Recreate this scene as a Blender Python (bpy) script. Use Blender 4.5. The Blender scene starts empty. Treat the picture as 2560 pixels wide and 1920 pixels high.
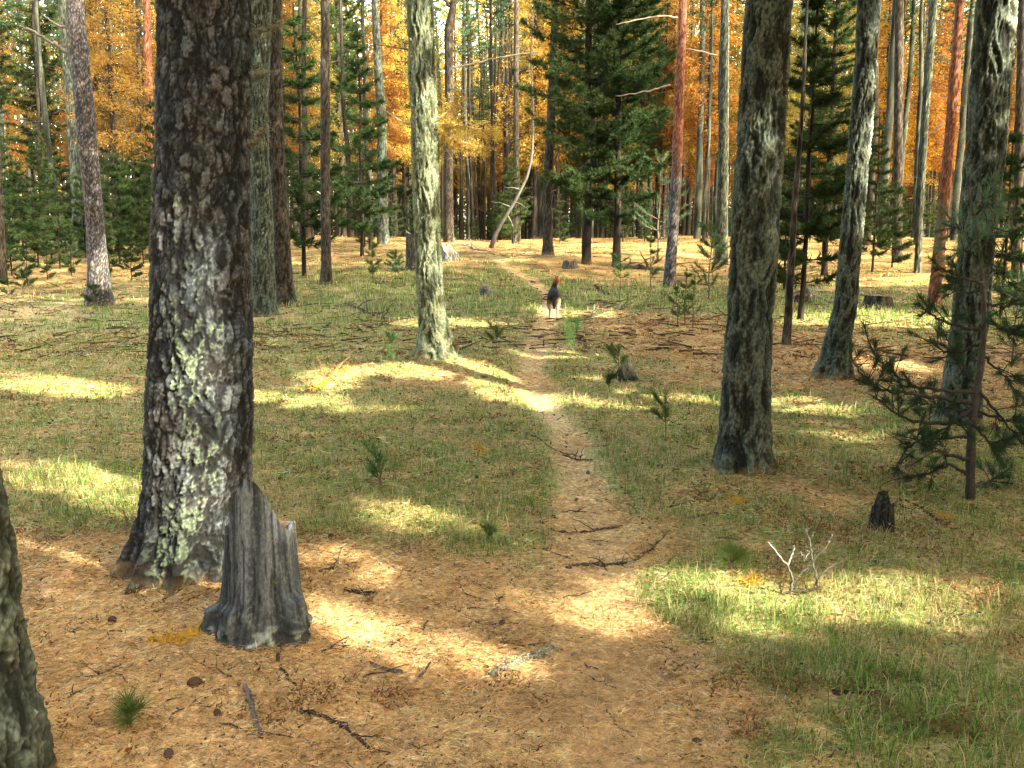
import bpy, math, time
import numpy as np
from mathutils import Vector
T_START = time.time()
RNG = np.random.default_rng(7)
scene = bpy.context.scene
COL = scene.collection
PI = math.pi

# ------------------------------------------------------------------ camera
F_PX, PITCH, CAM_H = 2459.0, math.radians(8.8), 1.6
CP, SP = math.cos(PITCH), math.sin(PITCH)
cam_d = bpy.data.cameras.new('camera'); cam = bpy.data.objects.new('camera', cam_d); COL.objects.link(cam)
cam.location = (0, 0, CAM_H); cam.rotation_euler = (PI/2 - PITCH, 0, 0)
cam_d.sensor_width = 36.0; cam_d.lens = 36.0*F_PX/2560.0
cam_d.clip_start = 0.05; cam_d.clip_end = 2000
scene.camera = cam
scene.render.resolution_x, scene.render.resolution_y = 1024, 768
S = 2560.0/2212.0           # the enlarged view of the photo -> photo pixels

def ray(px, py):
    u = (px-1280.0)/F_PX; v = (py-960.0)/F_PX
    return np.array([u, CP - v*SP, -SP - v*CP])

def project(P):
    P = np.asarray(P, float)
    x, y, z = P[..., 0], P[..., 1], P[..., 2]-CAM_H
    d = y*CP - z*SP
    v = (-z*CP - y*SP)
    dd = np.where(np.abs(d) < 1e-6, 1e-6, d)
    return 1280+F_PX*x/dd, 960+F_PX*v/dd, d

# ------------------------------------------------------------------ noise
def _h(ix, iy, iz, seed):
    h = (ix.astype(np.int64)*374761393 + iy.astype(np.int64)*668265263 + iz.astype(np.int64)*2147483647 + seed*974634777) & 0xFFFFFFFF
    h = ((h ^ (h >> 13))*1274126177) & 0xFFFFFFFF
    h = ((h ^ (h >> 16))*2246822519) & 0xFFFFFFFF
    return (h ^ (h >> 15)) & 0xFFFFFFFF
_G = np.array([[1,1,0],[-1,1,0],[1,-1,0],[-1,-1,0],[1,0,1],[-1,0,1],[1,0,-1],[-1,0,-1],[0,1,1],[0,-1,1],[0,1,-1],[0,-1,-1],[1,1,0],[-1,1,0],[0,-1,1],[0,-1,-1]], float)
def perlin(p, seed=0):
    f = np.floor(p); i = f.astype(np.int64); r = p-f
    w = r*r*r*(r*(r*6-15)+10)
    out = 0
    for dx in (0, 1):
        for dy in (0, 1):
            for dz in (0, 1):
                g = _G[_h(i[:, 0]+dx, i[:, 1]+dy, i[:, 2]+dz, seed) & 15]
                dot = g[:, 0]*(r[:, 0]-dx)+g[:, 1]*(r[:, 1]-dy)+g[:, 2]*(r[:, 2]-dz)
                ww = (w[:, 0] if dx else 1-w[:, 0])*(w[:, 1] if dy else 1-w[:, 1])*(w[:, 2] if dz else 1-w[:, 2])
                out = out+dot*ww
    return out
def fbm(p, octv=4, seed=0, gain=.5):
    a, s, out = 1.0, 0.0, 0
    q = np.array(p, float)
    for k in range(octv):
        out = out+a*perlin(q, seed+k*17); s += a; a *= gain; q = q*2.03+3.1
    return out/s*1.6
def worley(p, seed=0):
    f = np.floor(p).astype(np.int64); n = len(p)
    f1 = np.full(n, 9.0); f2 = np.full(n, 9.0); idv = np.zeros(n)
    for dx in (-1, 0, 1):
        for dy in (-1, 0, 1):
            for dz in (-1, 0, 1):
                c = f+np.array([dx, dy, dz])
                h1 = _h(c[:, 0], c[:, 1], c[:, 2], seed)
                jx = (h1 & 1023)/1023.0; jy = ((h1 >> 10) & 1023)/1023.0; jz = ((h1 >> 20) & 1023)/1023.0
                d = np.sqrt((c[:, 0]+jx-p[:, 0])**2+(c[:, 1]+jy-p[:, 1])**2+(c[:, 2]+jz-p[:, 2])**2)
                m = d < f1
                f2 = np.where(m, f1, np.minimum(f2, d)); f1 = np.where(m, d, f1)
                idv = np.where(m, ((h1 >> 5) & 255)/255.0, idv)
    return f1, f2, idv
def sstep(a, b, x):
    t = np.clip((x-a)/(b-a), 0, 1); return t*t*(3-2*t)
def xyz(x, y, z=0.0):
    x = np.asarray(x, float); return np.stack([x, np.broadcast_to(y, x.shape), np.broadcast_to(z, x.shape)], -1)
def mixc(a, b, t):
    a = np.asarray(a, float); b = np.asarray(b, float); t = np.asarray(t)[..., None]
    return a*(1-t)+b*t

# ------------------------------------------------------------------ terrain
def h0(x, y):
    x = np.asarray(x, float); y = np.asarray(y, float)
    rise = 1.25*sstep(16, 48, y) - 0.02*np.maximum(y-50, 0)*sstep(50, 70, y)
    rise = np.maximum(rise, -1.5)
    und = 0.10*np.sin(x*.42+.5)*np.sin(y*.37+1.1)*sstep(6, 16, y) + .12*np.sin(x*.23-1.0+y*.11)*sstep(12, 30, y)
    return rise+und
def ground_xy(px, py):
    d = ray(px, py)
    t = np.geomspace(1.2, 160, 4000)
    z = CAM_H + t*d[2]; g = h0(t*d[0], t*d[1])
    k = np.argmax(z < g)
    if not (z < g).any(): k = len(t)-1
    return np.array([t[k]*d[0], t[k]*d[1]])
def ground_many(px, py):
    u = (px-1280.0)/F_PX; v = (py-960.0)/F_PX; D = np.stack([u, CP-v*SP, -SP-v*CP], -1)
    t = np.geomspace(1.2, 120, 900)[None, :]
    below = (CAM_H+t*D[:, 2:3]) < h0(t*D[:, 0:1], t*D[:, 1:2])
    k = np.where(below.any(1), below.argmax(1), 899); tt = t[0, k]
    return np.stack([tt*D[:, 0], tt*D[:, 1]], -1)
def gd(dx, dy): return ground_xy(dx*S, dy*S)

PATH = np.array([gd(*p) for p in [(1330,1658),(1310,1500),(1300,1330),(1290,1200),(1268,1100),(1248,1020),(1222,940),(1180,880),(1150,830),(1148,785),(1165,735),(1190,685),(1188,640),(1150,605),(1100,580),(1075,560)]])
PATH = np.vstack([[0.25, 0.0], [0.2, 1.5], PATH])
def path_dist(x, y):
    x = np.asarray(x, float).ravel(); y = np.asarray(y, float).ravel()
    best = np.full(x.shape, 1e9)
    for a, b in zip(PATH[:-1], PATH[1:]):
        ab = b-a; L = ab@ab
        t = np.clip(((x-a[0])*ab[0]+(y-a[1])*ab[1])/L, 0, 1)
        best = np.minimum(best, np.hypot(x-a[0]-t*ab[0], y-a[1]-t*ab[1]))
    return best
MOUNDS = []     # x, y, radius, height
for (dx, dy, r, a) in [(400,1235,.9,.05),(950,800,.8,.16),(1610,1040,.85,.10),(1790,830,.7,.08),(590,680,.9,.12),(2065,940,.7,.08),(1183,562,1.2,.15),(560,1380,.5,.03),(820,850,1.6,-.05),(1260,745,1.5,.06),(1000,960,1.3,.07)]:
    p = gd(dx, dy); MOUNDS.append((p[0], p[1], r, a))
def hfull(x, y):
    x = np.asarray(x, float); y = np.asarray(y, float); shp = np.broadcast(x, y).shape
    x = np.broadcast_to(x, shp).ravel(); y = np.broadcast_to(y, shp).ravel()
    z = h0(x, y)
    for (mx, my, r, a) in MOUNDS:
        z = z+a*np.exp(-((x-mx)**2+(y-my)**2)/(r*r))
    d = path_dist(x, y)
    z = z-.035*np.exp(-(d/.22)**2)*sstep(2, 5, y)
    z = z+.030*fbm(xyz(x*1.1, y*1.1), 3, 5)+.012*fbm(xyz(x*6, y*6), 2, 9)
    return z.reshape(shp)
def gp(px, py):
    p = ground_xy(px, py); return np.array([p[0], p[1], float(hfull(p[0:1], p[1:2])[0])])
def gpd(dx, dy): return gp(dx*S, dy*S)
def at_depth(px, py, Y):
    d = ray(px, py); t = Y/d[1]; return np.array([t*d[0], Y, CAM_H+t*d[2]])

# grass density (0..1) over the ground, from where the photo is green and where it is bare duff
GR = []
for (dx, dy, rx, ry, w) in [(1750,1420,.9,.45,.9),(2000,1520,.6,.35,1.1),(1900,1620,.5,.3,.8),(2150,1330,1.0,.8,1.0),(1850,1250,1.2,.5,.6),(200,1030,1.6,1.4,1.2),(180,1110,.7,.35,1.0),
                           (800,1080,1.3,.9,.7),(850,1120,.5,.4,.9),(1080,1180,.35,.3,.7),(1430,1030,.9,1.0,1.0),(1450,1270,.6,.3,1.1),(1500,1330,.5,.3,.6),(700,950,2.0,1.8,.8),(1000,920,1.2,1.4,.8),(1800,930,2.0,1.6,1.0),
                           (1380,860,1.6,1.0,.9),(850,870,2.0,1.0,1.0),(150,750,4,4,.8),(700,740,4,4,.7),(1300,790,1.2,1.0,.9),(1950,690,5,5,.9),(1100,730,2.5,3,.5),(2100,1050,1.5,1.5,.8),(1000,610,5,7,.4),(1750,1130,.8,.6,.3),
                           (500,1590,.35,.25,.35),(960,1540,.3,.2,.35),(1000,640,4,5,.35),(1500,600,9,7,.35),(600,640,9,6,.4),(1000,1560,.2,.12,.6),(1150,1625,.25,.12,.6),(850,1630,.2,.1,.5),(560,1610,.18,.1,.5),(700,1615,.2,.1,.5),(1250,1645,.2,.1,.5),(1580,1630,.25,.15,.6),(260,1600,.15,.1,.4),(1330,1420,.15,.1,.4),(760,1450,.15,.08,.4),(250,900,2.5,1.5,.6)]:
    p = gd(dx, dy); GR.append((p[0], p[1], rx, ry, w))
TALL = []
for (dx, dy, rx, ry, w) in [(160,1040,1.2,.6,1.2),(190,1105,.7,.3,1.0),(1990,1520,.45,.28,.85),(1780,1440,.5,.25,.55),(2130,1600,.4,.3,.7),(1450,1300,.5,.3,1.1),(840,1110,.35,.3,.8),(1080,1195,.25,.2,.7),(2080,1310,.9,.3,.8),(1400,1010,.5,.5,.6),(650,880,1.2,.3,.6),(1450,870,1.5,.3,.6),(1780,900,1.2,.5,.7)]:
    p = gd(dx, dy); TALL.append((p[0], p[1], rx, ry, w))
BARE = []
for (dx, dy, rx, ry, w) in [(300,1450,1.0,.8,1.3),(700,1500,1.2,.7,.9),(1000,1400,.8,.5,.8),(1200,1500,.7,.4,.8),(1500,1600,.6,.3,.5),(1620,1090,.8,.35,.8),(180,1170,.9,.25,.7),(1400,720,1.7,3.2,.6),(1800,780,2.5,1.5,.6),(1300,580,6,6,.5),(900,1250,1.2,.6,.5),(620,690,.8,.8,.7),(950,830,.9,.4,.7)]:
    p = gd(dx, dy); BARE.append((p[0], p[1], rx, ry, w))
def tall_density(x, y):
    g = np.full(x.shape, -.25)
    for (a, b, rx, ry, w) in TALL: g = g+w*np.exp(-((x-a)/rx)**2-((y-b)/ry)**2)
    return np.clip(g+.35*fbm(xyz(x*1.5, y*1.5), 2, 47), 0, 1)
def grass_density(x, y):
    g = np.full(x.shape, .16)
    for (a, b, rx, ry, w) in GR: g = g+w*np.exp(-((x-a)/rx)**2-((y-b)/ry)**2)
    for (a, b, rx, ry, w) in BARE: g = g-w*np.exp(-((x-a)/rx)**2-((y-b)/ry)**2)
    g = g+.62*fbm(xyz(x*.9, y*.9), 3, 41)+.62*fbm(xyz(x*2.6, y*2.6), 3, 43)
    d = path_dist(x, y)
    g = g+.35*np.exp(-((d-.42)/.22)**2)*sstep(4.5, 6, y)-1.3*np.exp(-(d/.20)**3)
    return np.clip(g, 0, 1)

# ------------------------------------------------------------------ mesh helpers
class MB:
    def __init__(s): s.V = []; s.C = []; s.T = []; s.Q = []; s.n = 0
    def add(s, V, C, T=None, Q=None):
        V = np.asarray(V, np.float32).reshape(-1, 3); C = np.broadcast_to(np.asarray(C, np.float32), V.shape)
        if T is not None and len(T): s.T.append(np.asarray(T, np.int64)+s.n)
        if Q is not None and len(Q): s.Q.append(np.asarray(Q, np.int64)+s.n)
        s.V.append(V); s.C.append(C); s.n += len(V)
    def build(s, name, mat, parent=None, origin=(0, 0, 0), smooth=True):
        V = np.concatenate(s.V)-np.asarray(origin, np.float32); C = np.concatenate(s.C)
        T = np.concatenate(s.T) if s.T else np.zeros((0, 3), np.int64); Q = np.concatenate(s.Q) if s.Q else np.zeros((0, 4), np.int64)
        me = bpy.data.meshes.new(name)
        me.vertices.add(len(V)); me.vertices.foreach_set('co', V.ravel())
        loops = np.concatenate([T.ravel(), Q.ravel()]).astype(np.int32)
        me.loops.add(len(loops)); me.loops.foreach_set('vertex_index', loops)
        st = np.concatenate([np.arange(len(T))*3, len(T)*3+np.arange(len(Q))*4]).astype(np.int32)
        me.polygons.add(len(st)); me.polygons.foreach_set('loop_start', st)
        me.polygons.foreach_set('use_smooth', np.full(len(st), smooth))
        me.update(calc_edges=True)
        at = me.color_attributes.new('Col', 'FLOAT_COLOR', 'POINT')
        at.data.foreach_set('color', np.concatenate([C, np.ones((len(C), 1), np.float32)], 1).astype(np.float32).ravel())
        me.materials.append(mat)
        o = bpy.data.objects.new(name, me); COL.objects.link(o)
        if parent is not None: o.parent = parent
        return o

def tube(mb, pts, r0, r1, col, n=5, col1=None, jit=0.0, rng=RNG):
    pts = np.asarray(pts, float); m = len(pts)
    tg = np.gradient(pts, axis=0); tg /= np.linalg.norm(tg, axis=1)[:, None]+1e-9
    ref = np.array([0, 0, 1.0]) if abs(tg[0, 2]) < .8 else np.array([1.0, 0, 0])
    a = np.cross(tg, ref); a /= np.linalg.norm(a, axis=1)[:, None]+1e-9; b = np.cross(tg, a)
    r = np.linspace(r0, r1, m)
    if jit: r = r*(1+jit*rng.standard_normal(m))
    th = np.arange(n)/n*2*PI
    V = pts[:, None]+r[:, None, None]*(a[:, None]*np.cos(th)[None, :, None]+b[:, None]*np.sin(th)[None, :, None])
    V = np.concatenate([V.reshape(-1, 3), pts[-1:]+tg[-1:]*r1*.8, pts[:1]-tg[:1]*r0*.3])
    i = np.arange(m-1)[:, None]*n; j = np.arange(n)[None, :]; k = (j+1) % n
    Q = np.stack([i+j, i+k, i+n+k, i+n+j], -1).reshape(-1, 4)
    e = (m-1)*n
    T = np.concatenate([np.stack([e+np.arange(n), e+(np.arange(n)+1) % n, np.full(n, m*n)], -1), np.stack([(np.arange(n)+1) % n, np.arange(n), np.full(n, m*n+1)], -1)])
    c = np.asarray(col, float)
    if col1 is not None:
        C = mixc(c, col1, np.concatenate([np.repeat(np.linspace(0, 1, m), n), [1, 0]]))
    else: C = np.broadcast_to(c, V.shape)
    C = C*(1+.15*rng.standard_normal(len(V)))[:, None].clip(.5, 1.6)
    mb.add(V, C, T, Q)

def slivers(mb, P, D, L, W, C, rng=RNG, tipw=0.0, shade=.75):
    """thin leaf faces: base P, direction D (unit), length L, width W"""
    n = len(P); D = D/(np.linalg.norm(D, axis=1)[:, None]+1e-9)
    R = rng.standard_normal((n, 3)); s = np.cross(D, R); s /= np.linalg.norm(s, axis=1)[:, None]+1e-9
    s = s*(np.broadcast_to(W, n)*.5)[:, None]; L = np.broadcast_to(L, n)[:, None]
    V = np.stack([P-s, P+s, P+D*L], 1).reshape(-1, 3)
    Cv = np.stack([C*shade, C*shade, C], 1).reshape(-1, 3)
    mb.add(V, Cv, np.arange(3*n).reshape(-1, 3))

def randdir(n, rng=RNG):
    d = rng.standard_normal((n, 3)); return d/np.linalg.norm(d, axis=1)[:, None]

def thing(name, label, cat, loc, rotz=0.0, group=None, scale=1.0):
    o = bpy.data.objects.new(name, None); COL.objects.link(o)
    o.empty_display_size = .2
    o.location = tuple(float(v) for v in loc); o.rotation_euler = (0, 0, rotz); o.scale = (scale,)*3
    o['label'] = label; o['category'] = cat
    if group: o['group'] = group
    return o
def tag(o, label, cat, group=None):
    o['label'] = label; o['category'] = cat
    if group: o['group'] = group
    return o
def dup(root, loc, rotz, label, group=None, scale=1.0, tilt=(0, 0)):
    r = root.copy(); COL.objects.link(r)
    r.location = tuple(float(v) for v in loc); r.rotation_euler = (tilt[0], tilt[1], rotz)
    r.scale = (scale,)*3 if np.isscalar(scale) else scale
    r['label'] = label
    if group: r['group'] = group
    for ch in list(root.children):
        c = ch.copy(); COL.objects.link(c); c.parent = r
        for g in list(ch.children):
            d = g.copy(); COL.objects.link(d); d.parent = c
    return r

# ------------------------------------------------------------------ materials
def new_mat(name):
    m = bpy.data.materials.new(name); m.use_nodes = True
    nt = m.node_tree; nt.nodes.clear(); return m, nt, nt.nodes, nt.links
def bark_mat(name, fine=90.0, bump=.35, dist=.006, lo=.55, hi=1.5):
    m, nt, N, L = new_mat(name)
    out = N.new('ShaderNodeOutputMaterial'); b = N.new('ShaderNodeBsdfPrincipled')
    b.inputs['Roughness'].default_value = .92; b.inputs['Specular IOR Level'].default_value = .15
    at = N.new('ShaderNodeAttribute'); at.attribute_name = 'Col'
    tc = N.new('ShaderNodeTexCoord'); mp = N.new('ShaderNodeMapping'); mp.inputs['Scale'].default_value = (1, 1, .45)
    n1 = N.new('ShaderNodeTexNoise'); n1.inputs['Scale'].default_value = fine; n1.inputs['Detail'].default_value = 4; n1.inputs['Roughness'].default_value = .65
    rp = N.new('ShaderNodeMapRange'); rp.inputs[1].default_value = .3; rp.inputs[2].default_value = .7; rp.inputs[3].default_value = lo; rp.inputs[4].default_value = hi
    mx = N.new('ShaderNodeVectorMath'); mx.operation = 'SCALE'
    bp = N.new('ShaderNodeBump'); bp.inputs['Strength'].default_value = bump; bp.inputs['Distance'].default_value = dist
    L.new(tc.outputs['Object'], mp.inputs[0]); L.new(mp.outputs[0], n1.inputs['Vector']); L.new(n1.outputs['Fac'], rp.inputs[0])
    L.new(at.outputs['Color'], mx.inputs[0]); L.new(rp.outputs[0], mx.inputs['Scale'])
    L.new(mx.outputs[0], b.inputs['Base Color']); L.new(n1.outputs['Fac'], bp.inputs['Height']); L.new(bp.outputs[0], b.inputs['Normal'])
    L.new(b.outputs[0], out.inputs[0]); return m
def leaf_mat(name, trans=.3, hue=.02, val=.25):
    m, nt, N, L = new_mat(name)
    out = N.new('ShaderNodeOutputMaterial'); d = N.new('ShaderNodeBsdfDiffuse'); t = N.new('ShaderNodeBsdfTranslucent'); mx = N.new('ShaderNodeMixShader'); mx.inputs[0].default_value = trans
    at = N.new('ShaderNodeAttribute'); at.attribute_name = 'Col'
    oi = N.new('ShaderNodeObjectInfo'); hs = N.new('ShaderNodeHueSaturation')
    m1 = N.new('ShaderNodeMapRange'); m1.inputs[3].default_value = .5-hue; m1.inputs[4].default_value = .5+hue
    m2 = N.new('ShaderNodeMapRange'); m2.inputs[3].default_value = 1-val; m2.inputs[4].default_value = 1+val
    wn = N.new('ShaderNodeTexWhiteNoise'); wn.noise_dimensions = '1D'
    L.new(oi.outputs['Random'], m1.inputs[0]); L.new(oi.outputs['Random'], wn.inputs['W']); L.new(wn.outputs['Value'], m2.inputs[0])
    L.new(m1.outputs[0], hs.inputs['Hue']); L.new(m2.outputs[0], hs.inputs['Value']); L.new(at.outputs['Color'], hs.inputs['Color'])
    L.new(hs.outputs[0], d.inputs[0]); L.new(hs.outputs[0], t.inputs[0]); L.new(d.outputs[0], mx.inputs[1]); L.new(t.outputs[0], mx.inputs[2])
    L.new(mx.outputs[0], out.inputs[0]); return m
def ground_mat():
    m, nt, N, L = new_mat('forest_floor')
    out = N.new('ShaderNodeOutputMaterial'); b = N.new('ShaderNodeBsdfPrincipled'); b.inputs['Roughness'].default_value = 1; b.inputs['Specular IOR Level'].default_value = .05
    at = N.new('ShaderNodeAttribute'); at.attribute_name = 'Col'; tc = N.new('ShaderNodeTexCoord')
    n1 = N.new('ShaderNodeTexNoise'); n1.inputs['Scale'].default_value = 38; n1.inputs['Detail'].default_value = 6; n1.inputs['Roughness'].default_value = .75
    n2 = N.new('ShaderNodeTexNoise'); n2.inputs['Scale'].default_value = 13; n2.inputs['Detail'].default_value = 5; n2.inputs['Roughness'].default_value = .7; n2.inputs['Distortion'].default_value = 1.5
    r1 = N.new('ShaderNodeMapRange'); r1.inputs[1].default_value = .33; r1.inputs[2].default_value = .67; r1.inputs[3].default_value = .4; r1.inputs[4].default_value = 1.65
    r2 = N.new('ShaderNodeMapRange'); r2.inputs[1].default_value = .3; r2.inputs[2].default_value = .7; r2.inputs[3].default_value = .5; r2.inputs[4].default_value = 1.4
    mu = N.new('ShaderNodeMath'); mu.operation = 'MULTIPLY'; sc = N.new('ShaderNodeVectorMath'); sc.operation = 'SCALE'
    bp = N.new('ShaderNodeBump'); bp.inputs['Strength'].default_value = .6; bp.inputs['Distance'].default_value = .02
    for n in (n1, n2): L.new(tc.outputs['Object'], n.inputs['Vector'])
    L.new(n1.outputs['Fac'], r1.inputs[0]); L.new(n2.outputs['Fac'], r2.inputs[0]); L.new(r1.outputs[0], mu.inputs[0]); L.new(r2.outputs[0], mu.inputs[1])
    L.new(at.outputs['Color'], sc.inputs[0]); L.new(mu.outputs[0], sc.inputs['Scale']); L.new(sc.outputs[0], b.inputs['Base Color'])
    L.new(n1.outputs['Fac'], bp.inputs['Height']); L.new(bp.outputs[0], b.inputs['Normal']); L.new(b.outputs[0], out.inputs[0]); return m
M_BARK = bark_mat('bark'); M_BARK_FAR = bark_mat('distant_bark', 25, .3, .02, .3, .85); M_WOOD = bark_mat('weathered_wood', 120, .4, .004); M_STICK = bark_mat('stick_bark', 150, .3, .003)
M_PINE = leaf_mat('pine_needles', .12, .02, .3); M_LARCH = leaf_mat('larch_needles', .45, .022, .2); M_GRASS = leaf_mat('grass_blades', .35, 0, 0); M_LITTER = leaf_mat('needle_litter', .1, 0, 0)
M_SAP = leaf_mat('sapling_needles', .25, .015, .15); M_FUR = bark_mat('dog_fur', 200, .2, .003); M_GROUND = ground_mat()

# ------------------------------------------------------------------ light
SUN_EL = math.radians(33); SUN_AZ = np.array([.80, -.60]); SUN_AZ /= np.linalg.norm(SUN_AZ)
SUN = np.array([SUN_AZ[0]*math.cos(SUN_EL), SUN_AZ[1]*math.cos(SUN_EL), math.sin(SUN_EL)])
SUN_STRENGTH, SKY_STRENGTH = 31.0, 2.4
sd = bpy.data.lights.new('sun', 'SUN'); sd.energy = SUN_STRENGTH; sd.angle = math.radians(.53); sd.color = (1.0, .94, .73)
so = bpy.data.objects.new('sun', sd); COL.objects.link(so); so.rotation_euler = Vector(SUN).to_track_quat('Z', 'Y').to_euler()
w = bpy.data.worlds.new('World'); scene.world = w; w.use_nodes = True
nt = w.node_tree; bg = nt.nodes['Background']; sky = nt.nodes.new('ShaderNodeTexSky'); sky.sky_type = 'NISHITA'; sky.sun_disc = False
sky.sun_elevation = SUN_EL; sky.sun_rotation = math.atan2(SUN[0], SUN[1]); sky.air_density = 1.0; sky.dust_density = 4.0; sky.ozone_density = .3
tint = nt.nodes.new('ShaderNodeVectorMath'); tint.operation = 'MULTIPLY'; tint.inputs[1].default_value = (1.09, 1.03, .83)
nt.links.new(sky.outputs[0], tint.inputs[0]); nt.links.new(tint.outputs[0], bg.inputs[0]); bg.inputs[1].default_value = SKY_STRENGTH
scene.view_settings.view_transform = 'Standard'; scene.view_settings.look = 'None'; scene.view_settings.exposure = 0; scene.view_settings.gamma = 1
scene.render.engine = 'CYCLES'
cy = scene.cycles; cy.max_bounces = 6; cy.diffuse_bounces = 4; cy.glossy_bounces = 1; cy.transmission_bounces = 3; cy.transparent_max_bounces = 4; cy.caustics_reflective = False; cy.caustics_refractive = False
cy.use_denoising = True
SUN_U = np.cross(SUN, [0, 0, 1.0]); SUN_U /= np.linalg.norm(SUN_U); SUN_V = np.cross(SUN_U, SUN)
def sun2(P): P = np.asarray(P, float); return np.stack([P@SUN_U, P@SUN_V], -1)

# ------------------------------------------------------------------ ground sheet
def floor_colour(x, y):
    g = grass_density(x, y)
    n1 = fbm(xyz(x*.7, y*.7), 3, 71); n2 = fbm(xyz(x*2.6, y*2.6), 3, 73)
    duff = mixc((.49, .305, .125), (.59, .42, .205), sstep(-.4, .5, n2))
    duff = mixc(duff, (.30, .165, .09), .45*sstep(.1, .6, n1))
    gr = mixc((.34, .26, .11), (.17, .215, .06), sstep(-.35, .25, n2))
    c = mixc(duff, gr, .9*sstep(.2, .75, g))
    rp = gd(1400, 710); red = np.exp(-((x-rp[0])/2.2)**2-((y-rp[1])/3.5)**2)
    c = mixc(c, (.30, .14, .07), .6*red*sstep(-.5, .3, n2))
    d = path_dist(x, y)
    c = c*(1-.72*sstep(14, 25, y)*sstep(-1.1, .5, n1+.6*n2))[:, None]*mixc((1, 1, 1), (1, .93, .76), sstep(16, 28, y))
    c = mixc(c, (.57, .385, .185), (.95-.7*sstep(16, 22, y))*np.exp(-(d/(.14+.04*n2))**2.2)*sstep(2.5, 5, y))
    return c, g
ang_f = np.linspace(-50, 50, 560); ang_b = np.linspace(50, 310, 90)[1:-1]
ang = np.radians(np.concatenate([ang_f, ang_b])); rad = np.concatenate([[.15], np.geomspace(.5, 320, 620)])
A, R_ = np.meshgrid(ang, rad); X = (R_*np.sin(A)).ravel(); Y = (R_*np.cos(A)).ravel()
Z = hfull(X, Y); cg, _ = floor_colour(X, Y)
nA, nR = len(ang), len(rad)
i = np.arange(nR-1)[:, None]*nA; j = np.arange(nA)[None, :]; k = (j+1) % nA
Q = np.stack([i+j, i+k, i+nA+k, i+nA+j], -1).reshape(-1, 4)[:, ::-1]
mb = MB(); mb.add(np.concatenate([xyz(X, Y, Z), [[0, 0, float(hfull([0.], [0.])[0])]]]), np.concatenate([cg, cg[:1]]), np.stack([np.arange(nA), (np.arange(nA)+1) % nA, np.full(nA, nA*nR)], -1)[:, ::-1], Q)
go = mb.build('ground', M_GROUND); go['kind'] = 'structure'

# ------------------------------------------------------------------ trunks
BARKS = {
 # cell (m), z stretch, depth, plates (1) or furrows (0), crack, mid, high, lichen colour, lichen amount
 'plate': dict(cell=.023, zs=.31, depth=.020, pl=.50, crack=(.014,.014,.014), mid=(.038,.041,.043), high=(.092,.099,.103), lich=(.115,.145,.09), la=.30),
 'ridge': dict(cell=.027, zs=.17, depth=.030, pl=.05, crack=(.042,.046,.027), mid=(.105,.115,.068), high=(.185,.205,.125), lich=(.225,.25,.165), la=.30),
 'dark':  dict(cell=.027, zs=.19, depth=.024, pl=.08, crack=(.016,.018,.013), mid=(.042,.048,.036), high=(.100,.115,.086), lich=(.30,.33,.235), la=.06),
 'grey':  dict(cell=.026, zs=.40, depth=.008, pl=.6, crack=(.025,.022,.020), mid=(.085,.072,.070), high=(.17,.15,.145), lich=(.28,.28,.22), la=.10),
 'red':   dict(cell=.030, zs=.35, depth=.005, pl=.5, crack=(.07,.028,.018), mid=(.20,.072,.040), high=(.28,.115,.065), lich=(.30,.30,.24), la=.02),
 'brown': dict(cell=.034, zs=.24, depth=.014, pl=.25, crack=(.012,.010,.007), mid=(.036,.029,.022), high=(.078,.064,.048), lich=(.22,.25,.16), la=.08),
}
def bark_surface(P, hz, kind, seed, lichf=None, scale=1.0):
    """P: point on the cylinder (m); hz: height. Returns displacement and colour"""
    b = BARKS[kind]; c = b['cell']*scale; pl = b['pl']; one = np.array([1, 1, 1.0])
    warp = .55*np.stack([perlin(P/(c*2.6)*np.array([1, 1, .45]), seed+k) for k in range(3)], -1)
    warp = warp+.14*np.stack([perlin(P/(c*.6)*np.array([1, 1, .7]), seed+7+k) for k in range(3)], -1)
    zsc = np.array([1, 1, b['zs']])
    f1, f2, idv = worley(P/c*zsc*.75+warp*.8, seed)
    plate = sstep(.0, .42, f2-f1)*(.6+.6*idv)-.18
    q = P/(c*1.25)*zsc+warp*np.array([1, 1, .6])
    rid = .62*(1-np.abs(perlin(q*.8, seed+31))*3.3)+.38*(1-np.abs(perlin(q*1.9*np.array([1, 1, 1.3])+5, seed+32))*3.2)
    rid = np.clip(rid, -.7, 1)
    fine = fbm(P/(c*.30)*np.array([1, 1, .55]), 3, seed+51); med = fbm(P/(c*4)*np.array([1, 1, .5]), 3, seed+61)
    body = pl*plate+(1-pl)*(.25+.75*rid)+.24*fine+.10*med
    disp = b['depth']*scale*(body-.4)
    col = mixc(b['crack'], b['mid'], sstep(.12, .48, body)); col = mixc(col, b['high'], sstep(.40, .90, body+.30*fine+.18*med+.5*pl*(idv-.5)))
    hue = fbm(P*np.array([9, 9, 5.]), 3, seed+91)[:, None]; col = col*(1+hue*np.array([.20, .02, -.12]))
    ln = .75*fbm(P*np.array([11, 11, 2.0]), 3, seed+77)+.7*fbm(P*np.array([55, 55, 24.]), 3, seed+78)
    la = b['la'] if lichf is None else b['la']+lichf
    lm = sstep(.05, .35, ln+(la-.5)*1.5)*sstep(.25, .6, body)
    lc = mixc(np.asarray(b['lich'])*.62, np.asarray(b['lich'])*1.12, sstep(-.3, .4, fine))
    col = mixc(col, lc, .88*lm); disp = disp+.005*lm*scale*(.6+1.2*fine)
    col = col*(1+.35*fine)[:, None].clip(.45, 1.7)
    return disp, np.clip(col, .005, .9)

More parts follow.
